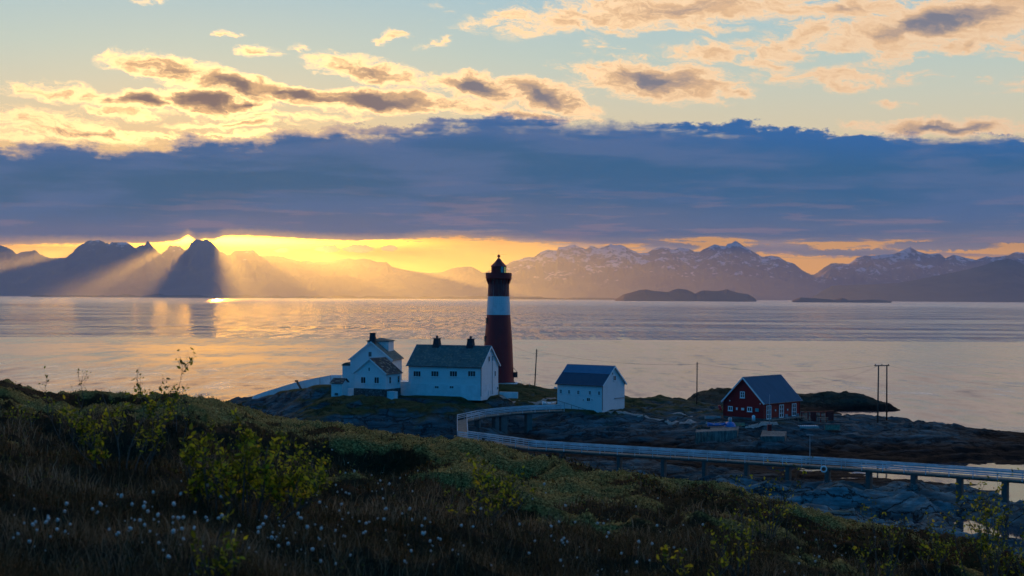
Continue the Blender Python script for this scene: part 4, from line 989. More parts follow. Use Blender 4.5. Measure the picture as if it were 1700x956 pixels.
# ------------------------------------------------------------------ lighthouse
LH = gz(827.0, 634.5, 7.7); LX, LY, LZ = LH.x, LH.y, 7.6
pm = LY/F
def zpx(y): return at(827, y, LY).z-LZ
lh = thing('lighthouse', 'tall dark red iron lighthouse with one wide white band and a glazed lantern', 'lighthouse', (LX, LY, LZ))
def m_iron(name, base, dirt, drips=0.5):
    def fn(t, out):
        pos = t.new('ShaderNodeTexCoord').outputs['Object']; x, y, z = t.sep(pos)
        ang = t.m('ARCTAN2', y, x)
        n = t.noise(t.xyz(t.mul(ang, 6.0), 0.0, t.mul(z, 0.22)), 1.0, 6.0, 0.7); n2 = t.noise(pos, 0.7, 5.0, 0.6)
        c = t.mix(t.mul(t.sm(n, 0.48, 0.72), drips), base, dirt); c = t.mix(t.mul(t.sm(n2, 0.5, 0.7), 0.35), c, tuple(b*0.55 for b in base))
        seam = t.sm(t.m('ABSOLUTE', t.sub(t.m('FRACT', t.m('DIVIDE', z, 1.9)), 0.5)), 0.485, 0.5)
        c = t.mix(t.mul(seam, 0.5), c, tuple(b*0.4 for b in base))
        principled(t, out, c, 0.55, 0.4, 0, bump(t, t.sub(1.0, seam), 0.01))
    return mat(name, fn)
M_lred = m_iron('lighthouse_red', (0.26, 0.012, 0.016), (0.12, 0.03, 0.03)); M_lwhite = m_iron('lighthouse_white', (0.62, 0.70, 0.72), (0.35, 0.40, 0.40), 0.5)
M_lrust = m_iron('weathered_red', (0.15, 0.014, 0.018), (0.24, 0.20, 0.20), 0.8)
rad = lambda y: pm*np.interp(y, [452, 463.6, 491.8, 522.4, 567, 600, 625, 632], [16.6, 16.9, 18.1, 19.6, 23.2, 24.6, 25.8, 26.6])
def seg(nm, ys, m_, ins=0.0):
    mb = MB(); mb.lathe([(float(rad(y))+ins, zpx(y)) for y in ys], 56); return mb.build(nm, m_, lh, True)
seg('tower_shaft', [636, 632, 628, 615, 600, 580, 567, 550, 535, 522.45], M_lred)
q = seg('white_band', [522.4, 510, 500, 491.85], M_lwhite, 0.01); q['label'] = 'white painted band of the shaft'
q = seg('tower_neck', [491.8, 478, 465, 462.5], M_lrust); q['label'] = 'weathered streaky red neck above the white band'
zg0, zg1 = zpx(463.2), zpx(452.8)
mb = MB(); rg = 21.8*pm
mb.lathe([(rad(463)+0.0, zg0-0.05), (rg, zg0+0.10), (rg, zg0+0.26), (0.4, zg0+0.26)], 48); mb.build('gallery_floor', M_lred, lh, False)
mb = MB(); mb.lathe([(rg-0.03, zg0+0.27), (rg-0.03, zg1), (rg-0.10, zg1), (rg-0.10, zg0+0.27)], 48); mb.build('gallery_parapet', M_lred, lh, False)
for k in range(16):
    a = k*math.pi/8; mb = MB(); r0 = float(rad(466)); ca, sa_ = math.cos(a), math.sin(a)
    pts = [(r0, zg0-1.2), (r0+0.02, zg0), (rg-0.12, zg0-0.0), (rg-0.12, zg0-0.12)]
    L_ = []; R_ = []
    for r_, z_ in pts:
        L_.append((r_*ca-0.05*sa_, r_*sa_+0.05*ca, z_)); R_.append((r_*ca+0.05*sa_, r_*sa_-0.05*ca, z_))
    mb.face(L_); mb.face(R_[::-1])
    for i in range(4): mb.face([L_[i], R_[i], R_[(i+1)%4], L_[(i+1)%4]])
    mb.build('bracket', M_lred, lh)
zl0, zl1 = zg0+0.27, zpx(442.6); rl = 12.4*pm
mb = MB(); mb.lathe([(rl, zl0), (rl, zg1-0.1)], 12, a0=math.pi/12, a1=math.pi/12+6.2831853); mb.build('lantern_base', M_lred, lh)
def fn_lant(t, out):
    pos = t.new('ShaderNodeTexCoord').outputs['Object']
    g_ = t.new('ShaderNodeBsdfGlossy'); g_.inputs[0].default_value = (0.75, 0.95, 0.9, 1); g_.inputs[1].default_value = 0.08
    tr = t.new('ShaderNodeBsdfTransparent'); tr.inputs[0].default_value = (0.45, 0.75, 0.68, 1)
    mx = t.new('ShaderNodeMixShader'); mx.inputs[0].default_value = 0.25
    t.l.new(tr.outputs[0], mx.inputs[1]); t.l.new(g_.outputs[0], mx.inputs[2]); t.l.new(mx.outputs[0], out.inputs[0])
M_lant = mat('lantern_glass', fn_lant)
mb = MB(); mb.lathe([(rl-0.04, zg1-0.1), (rl-0.04, zl1)], 12, a0=math.pi/12, a1=math.pi/12+6.2831853); mb.build('lantern_glass', M_lant, lh)
mb = MB()
for k in range(12):
    a = math.pi/12+k*math.pi/6; mb.bar((rl*math.cos(a), rl*math.sin(a), zg1-0.1), (rl*math.cos(a), rl*math.sin(a), zl1), 0.09, 0.09)
# blind panels on the landward and left sides of the lantern
for k in range(12):
    a0_ = math.pi/12+k*math.pi/6; a1_ = a0_+math.pi/6; am = (a0_+a1_)/2
    if not (-1.45 < math.atan2(math.sin(am), math.cos(am)) < 0.6):
        r_ = rl-0.02; mb.face([(r_*math.cos(a0_), r_*math.sin(a0_), zg1-0.1), (r_*math.cos(a1_), r_*math.sin(a1_), zg1-0.1), (r_*math.cos(a1_), r_*math.sin(a1_), zl1), (r_*math.cos(a0_), r_*math.sin(a0_), zl1)])
mb.build('lantern_frame', M_lred, lh)
mb = MB(); mb.lathe([(0.02, zg1-0.3), (0.35, zg1-0.3), (0.50, zg1+0.2), (0.35, zl1-0.15), (0.02, zl1-0.1)], 16); mb.build('lens', M_lant, lh, True)
zc = zpx(428.8)
mb = MB(); mb.lathe([(0.02, zl1), (rl+0.14, zl1), (rl+0.12, zl1+0.10), (rl*0.58, zl1+(zc-zl1)*0.52), (0.26, zc-0.05), (0.20, zc)], 12); mb.build('lantern_roof', M_lred, lh)
mb = MB(); zb = zpx(425.2); rb = 0.30
mb.lathe([(0.2, zc-0.02), (0.10, zc+0.06)]+[(max(0.01, rb*math.sin(a)), zb-rb*math.cos(a)) for a in np.linspace(0.35, math.pi, 9)], 16); mb.build('roof_ball', M_lred, lh, True)
mb = MB(); mb.tube([(0,0,zb+rb-0.02),(0,0,zb+rb+0.9)], 0.02, 6); mb.tube([(-1.5,0,zb+rb+0.1),(1.5,0,zb+rb+0.0)], 0.014, 6); mb.build('lightning_rod', M_dark, lh)
for y_, ang in ((532, 200), (562, 197), (600, 262)):
    a = math.radians(ang); r_ = float(rad(y_)); z_ = zpx(y_)
    mb = MB(); c0 = Vector((math.cos(a), math.sin(a), 0)); s0 = Vector((-math.sin(a), math.cos(a), 0))
    P_ = [c0*(r_-0.1)+s0*q*0.35+Vector((0,0,z_+h*0.55)) for q, h in ((-1,-1),(1,-1),(1,1),(-1,1))]; Q_ = [p_+c0*0.24 for p_ in P_]
    mb.face(Q_)
    for i in range(4): mb.face([P_[i], P_[(i+1)%4], Q_[(i+1)%4], Q_[i]])
    mb.build('window', M_glass, lh)
mb = MB(); z_ = zpx(621); r_ = float(rad(621)); mb.box(r_-0.2, r_+0.75, -0.6, 0.6, z_-0.6, z_+0.4); mb.bar((r_-0.1, 0, z_+1.3), (r_+0.7, 0, z_+0.4), 1.1, 0.06); mb.build('entrance_porch', M_dark, lh)
mb = MB(); mb.lathe([(float(rad(632))+0.25, -0.9), (float(rad(632))+0.25, 0.10), (float(rad(632))+0.15, 0.2), (1.0, 0.2)], 48); mb.build('foundation', M_conc, lh)
pf = thing('lighthouse_terrace', 'white walled terrace at the foot of the red lighthouse', 'terrace', (LX+0.3, LY-3.4, 6.9), -0.05)
mb = MB(); mb.box(-0.4, 3.3, 0.0, 6.5, -0.8, 0.75); mb.build('terrace_body', M_whitewash, pf, bevel=0.03)
mb = MB(); mb.box(0.4, 6.0, -1.3, -0.02, -1.0, 0.10); mb.build('lower_terrace', M_whitewash, pf, bevel=0.03)
for i in range(4):
    mb = MB(); mb.tube([(1.2+i*1.5,-1.2,0.1),(1.2+i*1.5,-1.2,0.95)],0.03,6); mb.build('post', M_greytrim, pf)
mb = MB(); mb.tube([(1.2,-1.2,0.95),(5.7,-1.2,0.95)],0.03,6); mb.build('handrail', M_greytrim, pf)
p = gz(829, 655, 6.95)
gw = thing('white_wall', 'low white wall between the corner of the long white house and the gravel path', 'wall', tuple(p), -0.25)
mb = MB(); mb.box(0, 3.3, 0, 0.3, -0.6, 0.50); mb.build('wall_body', M_whitewash, gw, bevel=0.02)

M_brail = m_flat('bridge_paint', (0.50, 0.56, 0.60), 0.6, 0.3, 0.3, 0.6)
# ------------------------------------------------------------------ footbridge
br = thing('footbridge', 'long narrow white railed footbridge on concrete piers winding to the white shed', 'footbridge', (0, 200, 0))
BO = Vector((0, 200, 0))
DZ = 3.85
cp = [gz(934,681,4.95), gz(885,683,4.85), gz(842,686,4.75), gz(800,691,4.6), gz(767,698.5,4.4), gz(768,727,3.95), gz(820,734,3.9), gz(884,743.5,DZ), gz(1000,751,DZ), gz(1240,765.5,DZ), gz(1400,775.5,3.9), gz(1540,785.0,3.95), gz(1700,796.5,4.0), gz(1980,818,4.0)]
cp = [p-BO for p in cp]
def offset_path(P, d):
    res = []
    for i, p in enumerate(P):
        a = (P[i]-P[i-1]) if i else (P[1]-P[0]); b = (P[i+1]-P[i]) if i < len(P)-1 else a
        na = Vector((a.y, -a.x, 0)).normalized(); nb = Vector((b.y, -b.x, 0)).normalized()
        n = (na+nb); n = n/max(0.35, n.length_squared)*2
        res.append(p+n*d)
    return res
WB = 1.5
Lp, Rp = offset_path(cp, -WB/2), offset_path(cp, WB/2)
mb = MB()
for i in range(len(cp)-1):
    a, b, c, d = Lp[i], Lp[i+1], Rp[i+1], Rp[i]; u = Vector((0,0,0.16))
    mb.face([a, b, c, d]); mb.face([a-u, d-u, c-u, b-u]); mb.face([a, a-u, b-u, b]); mb.face([d, c, c-u, d-u])
mb.build('deck', M_wood, br)
mb = MB()
for i in range(len(cp)-1):
    for P in (offset_path(cp, -0.45), offset_path(cp, 0.45)): mb.bar(P[i]-Vector((0,0,0.27)), P[i+1]-Vector((0,0,0.27)), 0.14, 0.20)
mb.build('girder', M_conc, br)
for side, P in (('l', Lp), ('r', Rp)):
    for hh, bh in ((0.90, 0.16), (0.62, 0.10), (0.36, 0.12)):
        mb = MB()
        for a, b in zip(P, P[1:]): mb.bar(a+Vector((0,0,hh)), b+Vector((0,0,hh)), 0.045, bh)
        mb.build('rail_board', M_brail, br)
    tot = 0; cnt = 0
    for i, (a, b) in enumerate(zip(P, P[1:])):
        L_ = (b-a).length; n = max(1, round(L_/2.6))
        for k in range(n):
            p_ = a.lerp(b, k/n); mb = MB(); mb.box(p_.x-0.04, p_.x+0.04, p_.y-0.04, p_.y+0.04, p_.z-0.15, p_.z+0.84)
            if cnt < 50: mb.build('post', M_brail, br); cnt += 1
# concrete piers where the photograph shows them
def pier(px, py, z, w_, foot=False, d_=0.9):
    p = gz(px, py, z)-BO; best = min(range(len(cp)-1), key=lambda i: min((cp[i].lerp(cp[i+1], k/8)-p).length for k in range(9)))
    k_ = min(range(33), key=lambda k: (cp[best].lerp(cp[best+1], k/32)-p).length); p = cp[best].lerp(cp[best+1], k_/32)
    ang = math.atan2((cp[best+1]-cp[best]).y, (cp[best+1]-cp[best]).x)
    gz_ = terr(p.x+BO.x, p.y+BO.y)-0.8
    mb = MB(); mb.box(-w_/2, w_/2, -d_/2, d_/2, gz_-p.z, -0.37); o = mb.build('pier', M_conc, br, bevel=0.02); o.location = p; o.rotation_euler = (0,0,ang)
    if foot:
        hgt = p.z-gz_; mb = MB(); q = hgt*0.52
        mb.lathe([(w_*1.25, -hgt-0.3), (w_*1.2, -hgt+q*0.4), (w_*1.0, -hgt+q*0.9), (w_*0.75, -hgt+q)], 10); f_ = mb.build('footing', M_stone, o)
for a in ((1030,753,DZ,.45),(1100,757,DZ,.45),(1170,761,DZ,.45),(1240,765.5,DZ,.45),(1306,770,DZ,.5),(1375,774,3.9,.5,True),(1444,779,3.9,.55,True),(1517,784,3.95,.6,True),(1591,789,3.95,.6),(1667,794,4.0,.6),(1745,800,4.0,.6),(934,747,DZ,.5),(882,684,4.85,1.0),(838,687,4.75,1.5),(822,688,4.7,.9),(787,693,4.5,.6),(768,712,4.2,.6)):
    pier(*a)
# thin lamp mast at the bridge
p = gz(1350, 772, 3.9)
lm = thing('lamp_mast', 'thin grey mast with a small cross head beside the footbridge railing', 'mast', (p.x-0.2, p.y+1.0, 3.2))
mb = MB(); mb.tube([(0,0,0),(0,0,4.2)],[0.06,0.035],8); mb.build('pole', M_greytrim, lm)
mb = MB(); mb.box(-0.4,0.4,-0.06,0.06,4.2,4.28); mb.build('lamp_head', M_greytrim, lm)
lb = thing('life_ring', 'round white life ring hanging on the footbridge rail beside the thin mast', 'life ring', tuple(gz(1365, 776, DZ)+Vector((0,-0.85,-0.1))))
mb = MB(); n = 20
for k in range(n):
    a0_, a1_ = 6.2832*k/n, 6.2832*(k+1)/n
    mb.tube([(0.34*math.cos(a0_), 0, 0.34*math.sin(a0_)), (0.34*math.cos(a1_), 0, 0.34*math.sin(a1_))], 0.085, 8)
mb.build('ring', M_trim, lb, True)

# ------------------------------------------------------------------ poles and lines
def pole(px, py, Y, top, label, arms=True, r=0.13):
    p = at(px, py, Y); g_ = terr(p.x, p.y)
    t_ = thing('utility_pole', label, 'utility pole', (p.x, p.y, g_-0.3)); h_ = at(top[0], top[1], Y).z-(g_-0.3); dx = at(top[0], top[1], Y).x-p.x
    mb = MB(); mb.tube([(0,0,0),(dx,0,h_)],[r, r*0.7],10); mb.build('pole_shaft', M_pole, t_, True)
    if arms:
        for k in (0.35, 0.8, 1.3):
            mb = MB(); mb.tube([(dx-0.25,-0.05,h_-k),(dx+0.28,0.05,h_-k)],0.035,6); mb.build('insulator_arm', M_dark, t_)
    return Vector((p.x+dx, p.y, g_-0.3+h_))
t1 = pole(887.5, 641, 269, (891, 579.5), 'single leaning dark utility pole right of the lighthouse')
_pc = at(888, 627.5, 268.8); 
t2 = pole(1156.8, 666, 262, (1157.4, 601), 'single dark utility pole on the rocks between the white shed and the red house')
ph = thing('utility_pole', 'double utility pole with a crossbar on the rocks right of the red house', 'utility pole', tuple(at(1457, 707, 243)+Vector((0,0,-0.5))))
o = Vector(ph.location)
for (bx_, by_, Y), (tx, ty) in (((1457, 707, 243), (1458.5, 606)), ((1472, 695, 252), (1472.3, 606))):
    a = at(bx_, by_, Y); a.z = terr(a.x, a.y)-0.5; b = at(tx, ty, Y if Y < 250 else 247); mb = MB(); mb.tube([a-o, b-o], [0.15, 0.11], 10); mb.build('pole_shaft', M_pole, ph, True)
a = at(1452, 607, 243)-o; b = at(1476, 606.8, 247)-o; mb = MB(); mb.bar(a, b, 0.14, 0.16); mb.build('crossbar', M_pole, ph)
for k in (0.05, 0.5, 0.95):
    q = a.lerp(b, k); mb = MB(); mb.lathe([(0.07,q.z+0.08),(0.09,q.z+0.2),(0.03,q.z+0.32)], 8, (q.x, q.y)); mb.build('insulator', M_dark, ph)
def wire(a, b, sag, label):
    pts = [a.lerp(b, k/14)-Vector((0,0,sag*4*(k/14)*(1-k/14))) for k in range(15)]
    t_ = MB(); o = pts[0].copy(); t_.tube([p-o for p in pts], 0.012, 5); w_ = t_.build('power_line', M_dark, None); w_.location = o
    tag(w_, label, 'power line')
wire(at(853, 575.5, 268), t1-Vector((0,0,0.9)), 0.15, 'thin wire from the lighthouse to the single leaning utility pole')
wire(t1-Vector((0,0,0.4)), t2-Vector((0,0,0.4)), 0.9, 'thin wire between the leaning pole near the lighthouse and the pole on the rocks')
wire(t2-Vector((0,0,0.2)), at(1455, 606.5, 243), 1.3, 'upper thin wire from the single pole on the rocks to the double pole')
wire(at(1340, 640, 246), at(1458, 607, 244), 0.6, 'thin wire running up from behind the red house to the double pole')
wire(at(1476, 606.8, 247), at(1760, 640, 330), 1.5, 'thin wire leaving the double pole toward the sea on the right')

# ------------------------------------------------------------------ quay and small things by the red house
def M_quay_fn(t, out):
    pos = t.new('ShaderNodeTexCoord').outputs['Object']
    n = t.noise(t.vm('MULTIPLY', pos, (3.0, 3.0, 0.5)), 1.0, 6.0, 0.7); n2 = t.noise(pos, 1.1, 5.0, 0.6)
    c = t.ramp(n, [(0.3, (0.03, 0.035, 0.035)), (0.5, (0.13, 0.14, 0.13)), (0.7, (0.30, 0.31, 0.29))])
    c = t.mix(t.mul(t.sm(n2, 0.5, 0.7), 0.6), c, (0.05, 0.045, 0.035))
    principled(t, out, c, 0.9, 0.2, 0, bump(t, n, 0.06))
M_quay = mat('quay_concrete', M_quay_fn)
def prism(name, label, cat, pix, zt, zb, m_, parts=None):
    P = [gz(a, b, zt) for a, b in pix]; c = sum(P, Vector())/len(P)
    t_ = thing(name, label, cat, (c.x, c.y, zb)); mb = MB(); n = len(P)
    top = [(p.x-c.x, p.y-c.y, zt-zb) for p in P]; bot = [(x, y, 0) for x, y, z in top]
    mb.face(top); mb.face(bot[::-1])
    for i in range(n): mb.face([bot[i], bot[(i+1)%n], top[(i+1)%n], top[i]])
    mb.build('quay_block' if cat == 'quay' else 'body', m_, t_, bevel=0.05); return t_
qa = prism('quay', 'stained concrete quay below the red house, left of the stone steps', 'quay', [(1154,717),(1176,716),(1224,714),(1228,707),(1190,706),(1158,709)], 3.4, 0.0, M_quay)
for i in range(5):
    mb = MB(); p = gz(1156+i*5.2, 717.3, 3.4)-Vector(qa.location); mb.bar((p.x, p.y-0.12, 0.2), (p.x, p.y-0.12, 3.35), 0.18, 0.18); mb.build('fender_pile', M_wood, qa)
qb = prism('quay', 'smaller pale concrete quay wall right of the stone steps, below the flagpole', 'quay', [(1262,724),(1303,724),(1306,716),(1266,714)], 3.0, 0.6, M_quay)
st_ = thing('stone_steps', 'worn stone steps between the two concrete quay walls', 'steps', tuple(gz(1212, 742, 0.6)), -0.1)
for i in range(6):
    mb = MB(); mb.box(-1.2+i*0.15, 3.2-i*0.1, -0.6+i*0.55, 0.2+i*0.55, -0.5, 0.3+i*0.30); mb.build('step', M_quay, st_, bevel=0.03)
def boat(name, label, pos, rz, L_, m_, roll=0.0, m2=None):
    t_ = thing(name, label, 'boat', pos, rz); mb = MB(); n = 12; rings = []
    for i in range(n+1):
        u = i/n; wd = 0.62*math.sin(math.pi*min(1, 0.12+u*0.93))**0.7*(L_/3.2); sh = 0.10+0.28*(2*u-1)**2
        keel = -0.28+0.25*max(0, u-0.75)**1.5*6
        rings.append([((u-0.5)*L_, -wd, sh), ((u-0.5)*L_, -wd*0.78, keel*0.5), ((u-0.5)*L_, 0, keel), ((u-0.5)*L_, wd*0.78, keel*0.5), ((u-0.5)*L_, wd, sh), ((u-0.5)*L_, wd*0.9, sh), ((u-0.5)*L_, wd*0.68, keel*0.45+0.05), ((u-0.5)*L_, 0, keel+0.06), ((u-0.5)*L_, -wd*0.68, keel*0.45+0.05), ((u-0.5)*L_, -wd*0.9, sh)])
    for a, b in zip(rings, rings[1:]):
        for k in range(10): mb.face([a[k], a[(k+1)%10], b[(k+1)%10], b[k]])
    mb.face(rings[0]); mb.face(rings[-1][::-1])
    h_ = mb.build('hull', m_, t_, True)
    for u in (-0.15, 0.2):
        mb = MB(); wd = 0.5*(L_/3.2); mb.box(u*L_-0.12, u*L_+0.12, -wd, wd, 0.0, 0.04); mb.build('seat', m2 or M_woodl, t_)
    t_.rotation_euler = (roll, 0, rz); return t_
p = gz(1190, 708, 3.45); boat('rowing_boat', 'small blue rowing boat resting on top of the stained concrete quay', (p.x, p.y, 3.75), 0.2, 3.0, M_blue, 0.15)
p = at(912, 675, 249); boat('rowing_boat', 'small white rowing boat lying on the rocks at the shed end of the footbridge', (p.x, p.y+0.3, terr(p.x, p.y+.3)+0.35), 0.35, 2.6, M_trim, 0.25)
def crates(name, label, cat, px, py, z, n, sz, m_, seed, group=None):
    r_ = random.Random(seed)
    for i in range(n):
        p = gz(px+(i % 4)*sz*9+r_.uniform(-1, 1), py+r_.uniform(-.6, .6), z)
        t_ = thing(name, label.replace('@', ('leftmost', 'second', 'third', 'rightmost')[i % 4]), cat, (p.x, p.y, z-0.02+(i//4)*sz*0.75), r_.uniform(-.5, .5), group)
        mb = MB(); w_ = sz*1.0; d_ = sz*0.7; h_ = sz*0.7
        for k in range(3): mb.box(-w_/2, w_/2, -d_/2, -d_/2+0.03, k*h_/3, k*h_/3+h_*0.26); mb.box(-w_/2, w_/2, d_/2-0.03, d_/2, k*h_/3, k*h_/3+h_*0.26)
        for q in (-1, 1): mb.box(q*w_/2-0.02, q*w_/2+0.02, -d_/2, d_/2, 0, h_*0.95)
        mb.box(-w_/2, w_/2, -d_/2, d_/2, 0.01, 0.04); mb.build('slats', m_, t_)
crates('wooden_crate', 'pale slatted wooden crate on the stained quay, @ of four in a row', 'crate', 1213, 706, 3.45, 4, 0.72, M_woodl, 3, 'slatted crates on the quay')
crates('fish_crate', 'grey slatted fish crate against the left gable of the red house, @ of the row', 'crate', 1174, 694.5, 3.95, 4, 0.70, M_greytrim, 5, 'fish crates beside the red house')
crates('fish_crate', 'dark slatted box on the quay edge beside the blue boat, @ of the row', 'crate', 1161, 712, 3.42, 4, 0.55, M_pole, 8, 'dark boxes on the quay edge')
t_ = thing('net_heap', 'rounded grey tarpaulin heap with an upright barrel on the quay', 'heap', tuple(gz(1212, 707, 3.5)))
mb = MB(); mb.lathe([(0.95,-0.1),(0.85,0.3),(0.55,0.62),(0.05,0.75)], 14); h_ = mb.build('tarpaulin', M_blue, t_, True)
mb = MB(); mb.lathe([(0.30,0.6),(0.33,0.9),(0.30,1.35),(0.02,1.36)], 14); mb.build('barrel', M_greytrim, t_, True)
for k, (px, py) in enumerate(((1194.5, 675), (1196, 678.5))):
    p = at(px, py, 239.5); mb = MB(); r_ = 0.26
    mb.lathe([(max(0.01, r_*math.sin(a)), -r_*math.cos(a)) for a in np.linspace(0, math.pi, 9)]+[(0.04, r_+0.1)], 14)
    o = mb.build('buoy', M_pink, None, True); o.location = p; tag(o, ('upper' if k == 0 else 'lower')+' of two round red buoys hung at the left corner of the red house', 'buoy')
fpz = gz(1277.5, 712, 3.6); fp = thing('flagpole', 'slender bare flagpole with dark foot standing in front of the red house', 'flagpole', (fpz.x, fpz.y, 3.4))
mb = MB(); mb.tube([(0,0,0),(0,0,at(1278,655,fpz.y).z-3.4)],[0.07,0.035],10); mb.build('pole', M_greytrim, fp, True)
mb = MB(); mb.box(-0.3,0.3,-0.3,0.3,-0.1,0.9); mb.build('foot', M_redp, fp, bevel=0.04)
# red fence with openings to the right of the house
f0 = gz(1331, 698, 3.4); f1 = gz(1383, 698, 3.2)
rfn = thing('red_fence', 'low red board windbreak with openings right of the red house', 'fence', (f0.x, f0.y, 3.1), math.atan2(f1.y-f0.y, f1.x-f0.x)); Lf = (f1-f0).length
mb = MB(); mb.box(-0.1, Lf+0.1, -0.08, 0.10, 1.62, 1.76); mb.build('top_rail', M_redp, rfn)
for a, b in ((0.28, 0.44), (0.76, 1.0)):
    mb = MB(); x_ = a*Lf
    while x_ < b*Lf: mb.box(x_, x_+0.15, -0.03, 0.03, 0.15, 1.6); x_ += 0.165
    mb.build('board_panel', M_redp, rfn)
for i in range(6):
    mb = MB(); mb.box(i*Lf/5-0.07, i*Lf/5+0.07, -0.07, 0.075, -0.3, 1.615); mb.build('post', M_redp, rfn)
# picnic tables in the openings
def picnic(px, py, z, rz, label):
    p = gz(px, py, z); t_ = thing('picnic_table', label, 'picnic table', (p.x, p.y, terr(p.x, p.y)), rz, 'picnic tables by the red fence')
    mb = MB()
    for k in range(4): mb.box(-0.9, 0.9, -0.36+k*0.19, -0.20+k*0.19, 0.72, 0.76)
    mb.build('table_top', M_wood, t_)
    for q in (-1, 1):
        mb = MB(); mb.box(-0.9, 0.9, q*0.72-0.13, q*0.72+0.13, 0.43, 0.47); mb.build('bench', M_wood, t_)
    for q in (-1, 1):
        for w_ in (-1, 1):
            mb = MB(); mb.bar((q*0.65, w_*0.75, 0), (q*0.65, w_*0.22, 0.72), 0.06, 0.10); mb.build('leg', M_wood, t_)
    return t_
picnic(1338, 700, 3.3, 0.2, 'weathered picnic table at the house end of the red fence'); picnic(1366, 700, 3.2, -0.1, 'weathered picnic table in the middle opening of the red fence')
p = gz(1251, 700, 3.8); t_ = thing('canister', 'small upright white canister on the ground before the red gable wall', 'canister', (p.x, p.y, terr(p.x, p.y)-0.02))
mb = MB(); mb.lathe([(0.02,0),(0.28,0.0),(0.28,0.85),(0.10,1.0),(0.02,1.0)], 16); mb.build('body', M_trim, t_, True); mb = MB(); mb.lathe([(0.08,1.0),(0.08,1.1),(0.02,1.1)], 10); mb.build('cap', M_dark, t_)
jt = thing('boat_slip', 'low slatted pale boat slip on the rocks in front of the red fence', 'slipway', tuple(gz(1328, 711, 3.0)), 0.12)
for q in (0, 1.0):
    mb = MB(); mb.box(0, 3.2, q, q+0.12, 0.0, 0.32); mb.build('runner', M_greytrim, jt)
for i in range(9):
    mb = MB(); mb.box(i*0.36, i*0.36+0.14, -0.1, 1.2, 0.322, 0.38); mb.build('slat', M_trim, jt)
lw = thing('stone_wall', 'short low yellowish stone wall right of the pale boat slip', 'wall', tuple(gz(1370, 711, 2.9)), 0.1)
mb = MB(); mb.box(0, 2.5, 0, 0.5, -0.3, 0.6); mb.build('wall_body', m_flat('lichen_stone', (0.26, 0.24, 0.17), 0.9, 0.2, 0.3), lw, bevel=0.05)
mb = MB(); mb.box(-0.05, 2.55, -0.05, 0.55, 0.602, 0.68); mb.build('coping', M_conc, lw)
for px, py, lab in ((1306, 697, 'left'), (1322, 694, 'right')):
    p = gz(px, py, 3.85); t_ = thing('garden_chair', f'grey slatted garden chair on the terrace of the red house, {lab} of two', 'chair', (p.x, p.y-0.6, terr(p.x, p.y-.6)), 0.4 if lab == 'left' else -0.5, 'garden chairs on the terrace')
    mb = MB(); mb.box(-0.25,0.25,-0.25,0.25,0.42,0.46); mb.build('seat', M_greytrim, t_)
    mb = MB()
    for k in range(4): mb.box(-0.25,0.25,0.24,0.27,0.52+k*0.11,0.60+k*0.11)
    mb.build('backrest', M_greytrim, t_)
    for a in (-1, 1):
        for b in (-1, 1): mb = MB(); mb.box(a*0.22-0.02, a*0.22+0.02, b*0.235-0.02, b*0.235+0.02, 0, 0.42 if b < 0 else 0.95); mb.build('leg', M_greytrim, t_)
# ------------------------------------------------------------------ near hillside
crest_px = [(-500,560),(-200,600),(-60,622),(0,630),(18,632),(40,640),(80,652),(110,650),(150,648),(200,652),(235,655),(282,652),(310,657),(340,659),(370,665),(400,672),(430,681),(450,690),(500,697),(560,701),(590,706),(620,713),(660,719),(700,725),(740,727),(762,728),(800,731),(830,737),(858,748),(880,756),(910,757),(940,764),(970,774),(1000,783),(1030,782),(1060,784),(1090,790),(1120,796),(1160,797),(1200,800),(1225,806),(1245,818),(1275,826),(1310,834),(1340,843),(1370,850),(1400,860),(1440,868),(1480,874),(1520,880),(1560,886),(1600,893),(1640,905),(1700,925),(1760,945),(1900,975),(2200,1030)]
_ca = []; _cs = []
for a, b in crest_px:
    d = ray(a, b); _ca.append(math.atan2(d.x, d.y)); _cs.append(-d.z/math.hypot(d.x, d.y))
_ca = np.array(_ca); _cs = np.array(_cs)
def crest_s(az): return np.interp(az, _ca, _cs)
def crest_d(az): return np.interp(az, [-0.45, -0.34, -0.15, 0.0, 0.15, 0.25, 0.36, 0.5], [70, 62, 50, 44, 40, 36, 30, 26])
AZ = np.arange(-0.56, 0.56, 0.0013)
DD = np.concatenate([np.geomspace(1.2, 75, 430), np.linspace(75.6, 125, 60)])
gD, gA = np.meshgrid(DD, AZ, indexing='ij')
hX, hY = gD*np.sin(gA), gD*np.cos(gA)
def hill_raw(X, Y):
    d = np.hypot(X, Y); az = np.arctan2(X, Y)
    s = crest_s(np.clip(az, -0.62, 0.62)); dc = crest_d(az)
    a = s-1.6/dc
    z = CAMZ-1.6-a*d
    e = np.maximum(d-dc, 0); z = z-0.030*e**1.75
    # hummocks and hollows
    big = (fbm(X/7.0, Y/5.0, 301, 3)-0.5)*1.0
    bil = np.abs(fbm(X/3.2+9, Y/1.7, 333, 3)-0.5)*2
    hum = (0.30-bil)*2.6
    small = (ridged(X/0.75, Y/0.6, 351, 3)-0.6)*0.16
    gro = np.clip(d/16, 0.25, 1.0)
    return z+(big*np.clip((d-5)/20, 0, 1)+hum*gro*0.55+small*np.clip(d/12, 0.4, 1))
hZ = hill_raw(hX, hY)
S_ = (CAMZ-hZ)/gD
msk = (gD < crest_d(gA)[...]+12)
smin = np.where(msk, S_, 9).min(0)
target = crest_s(AZ)
corr = smin-target
kk = np.ones(9)/9; corr_s = np.convolve(np.pad(corr, 4, mode='edge'), kk, 'valid')
hZ = hZ+corr_s[None, :]*gD
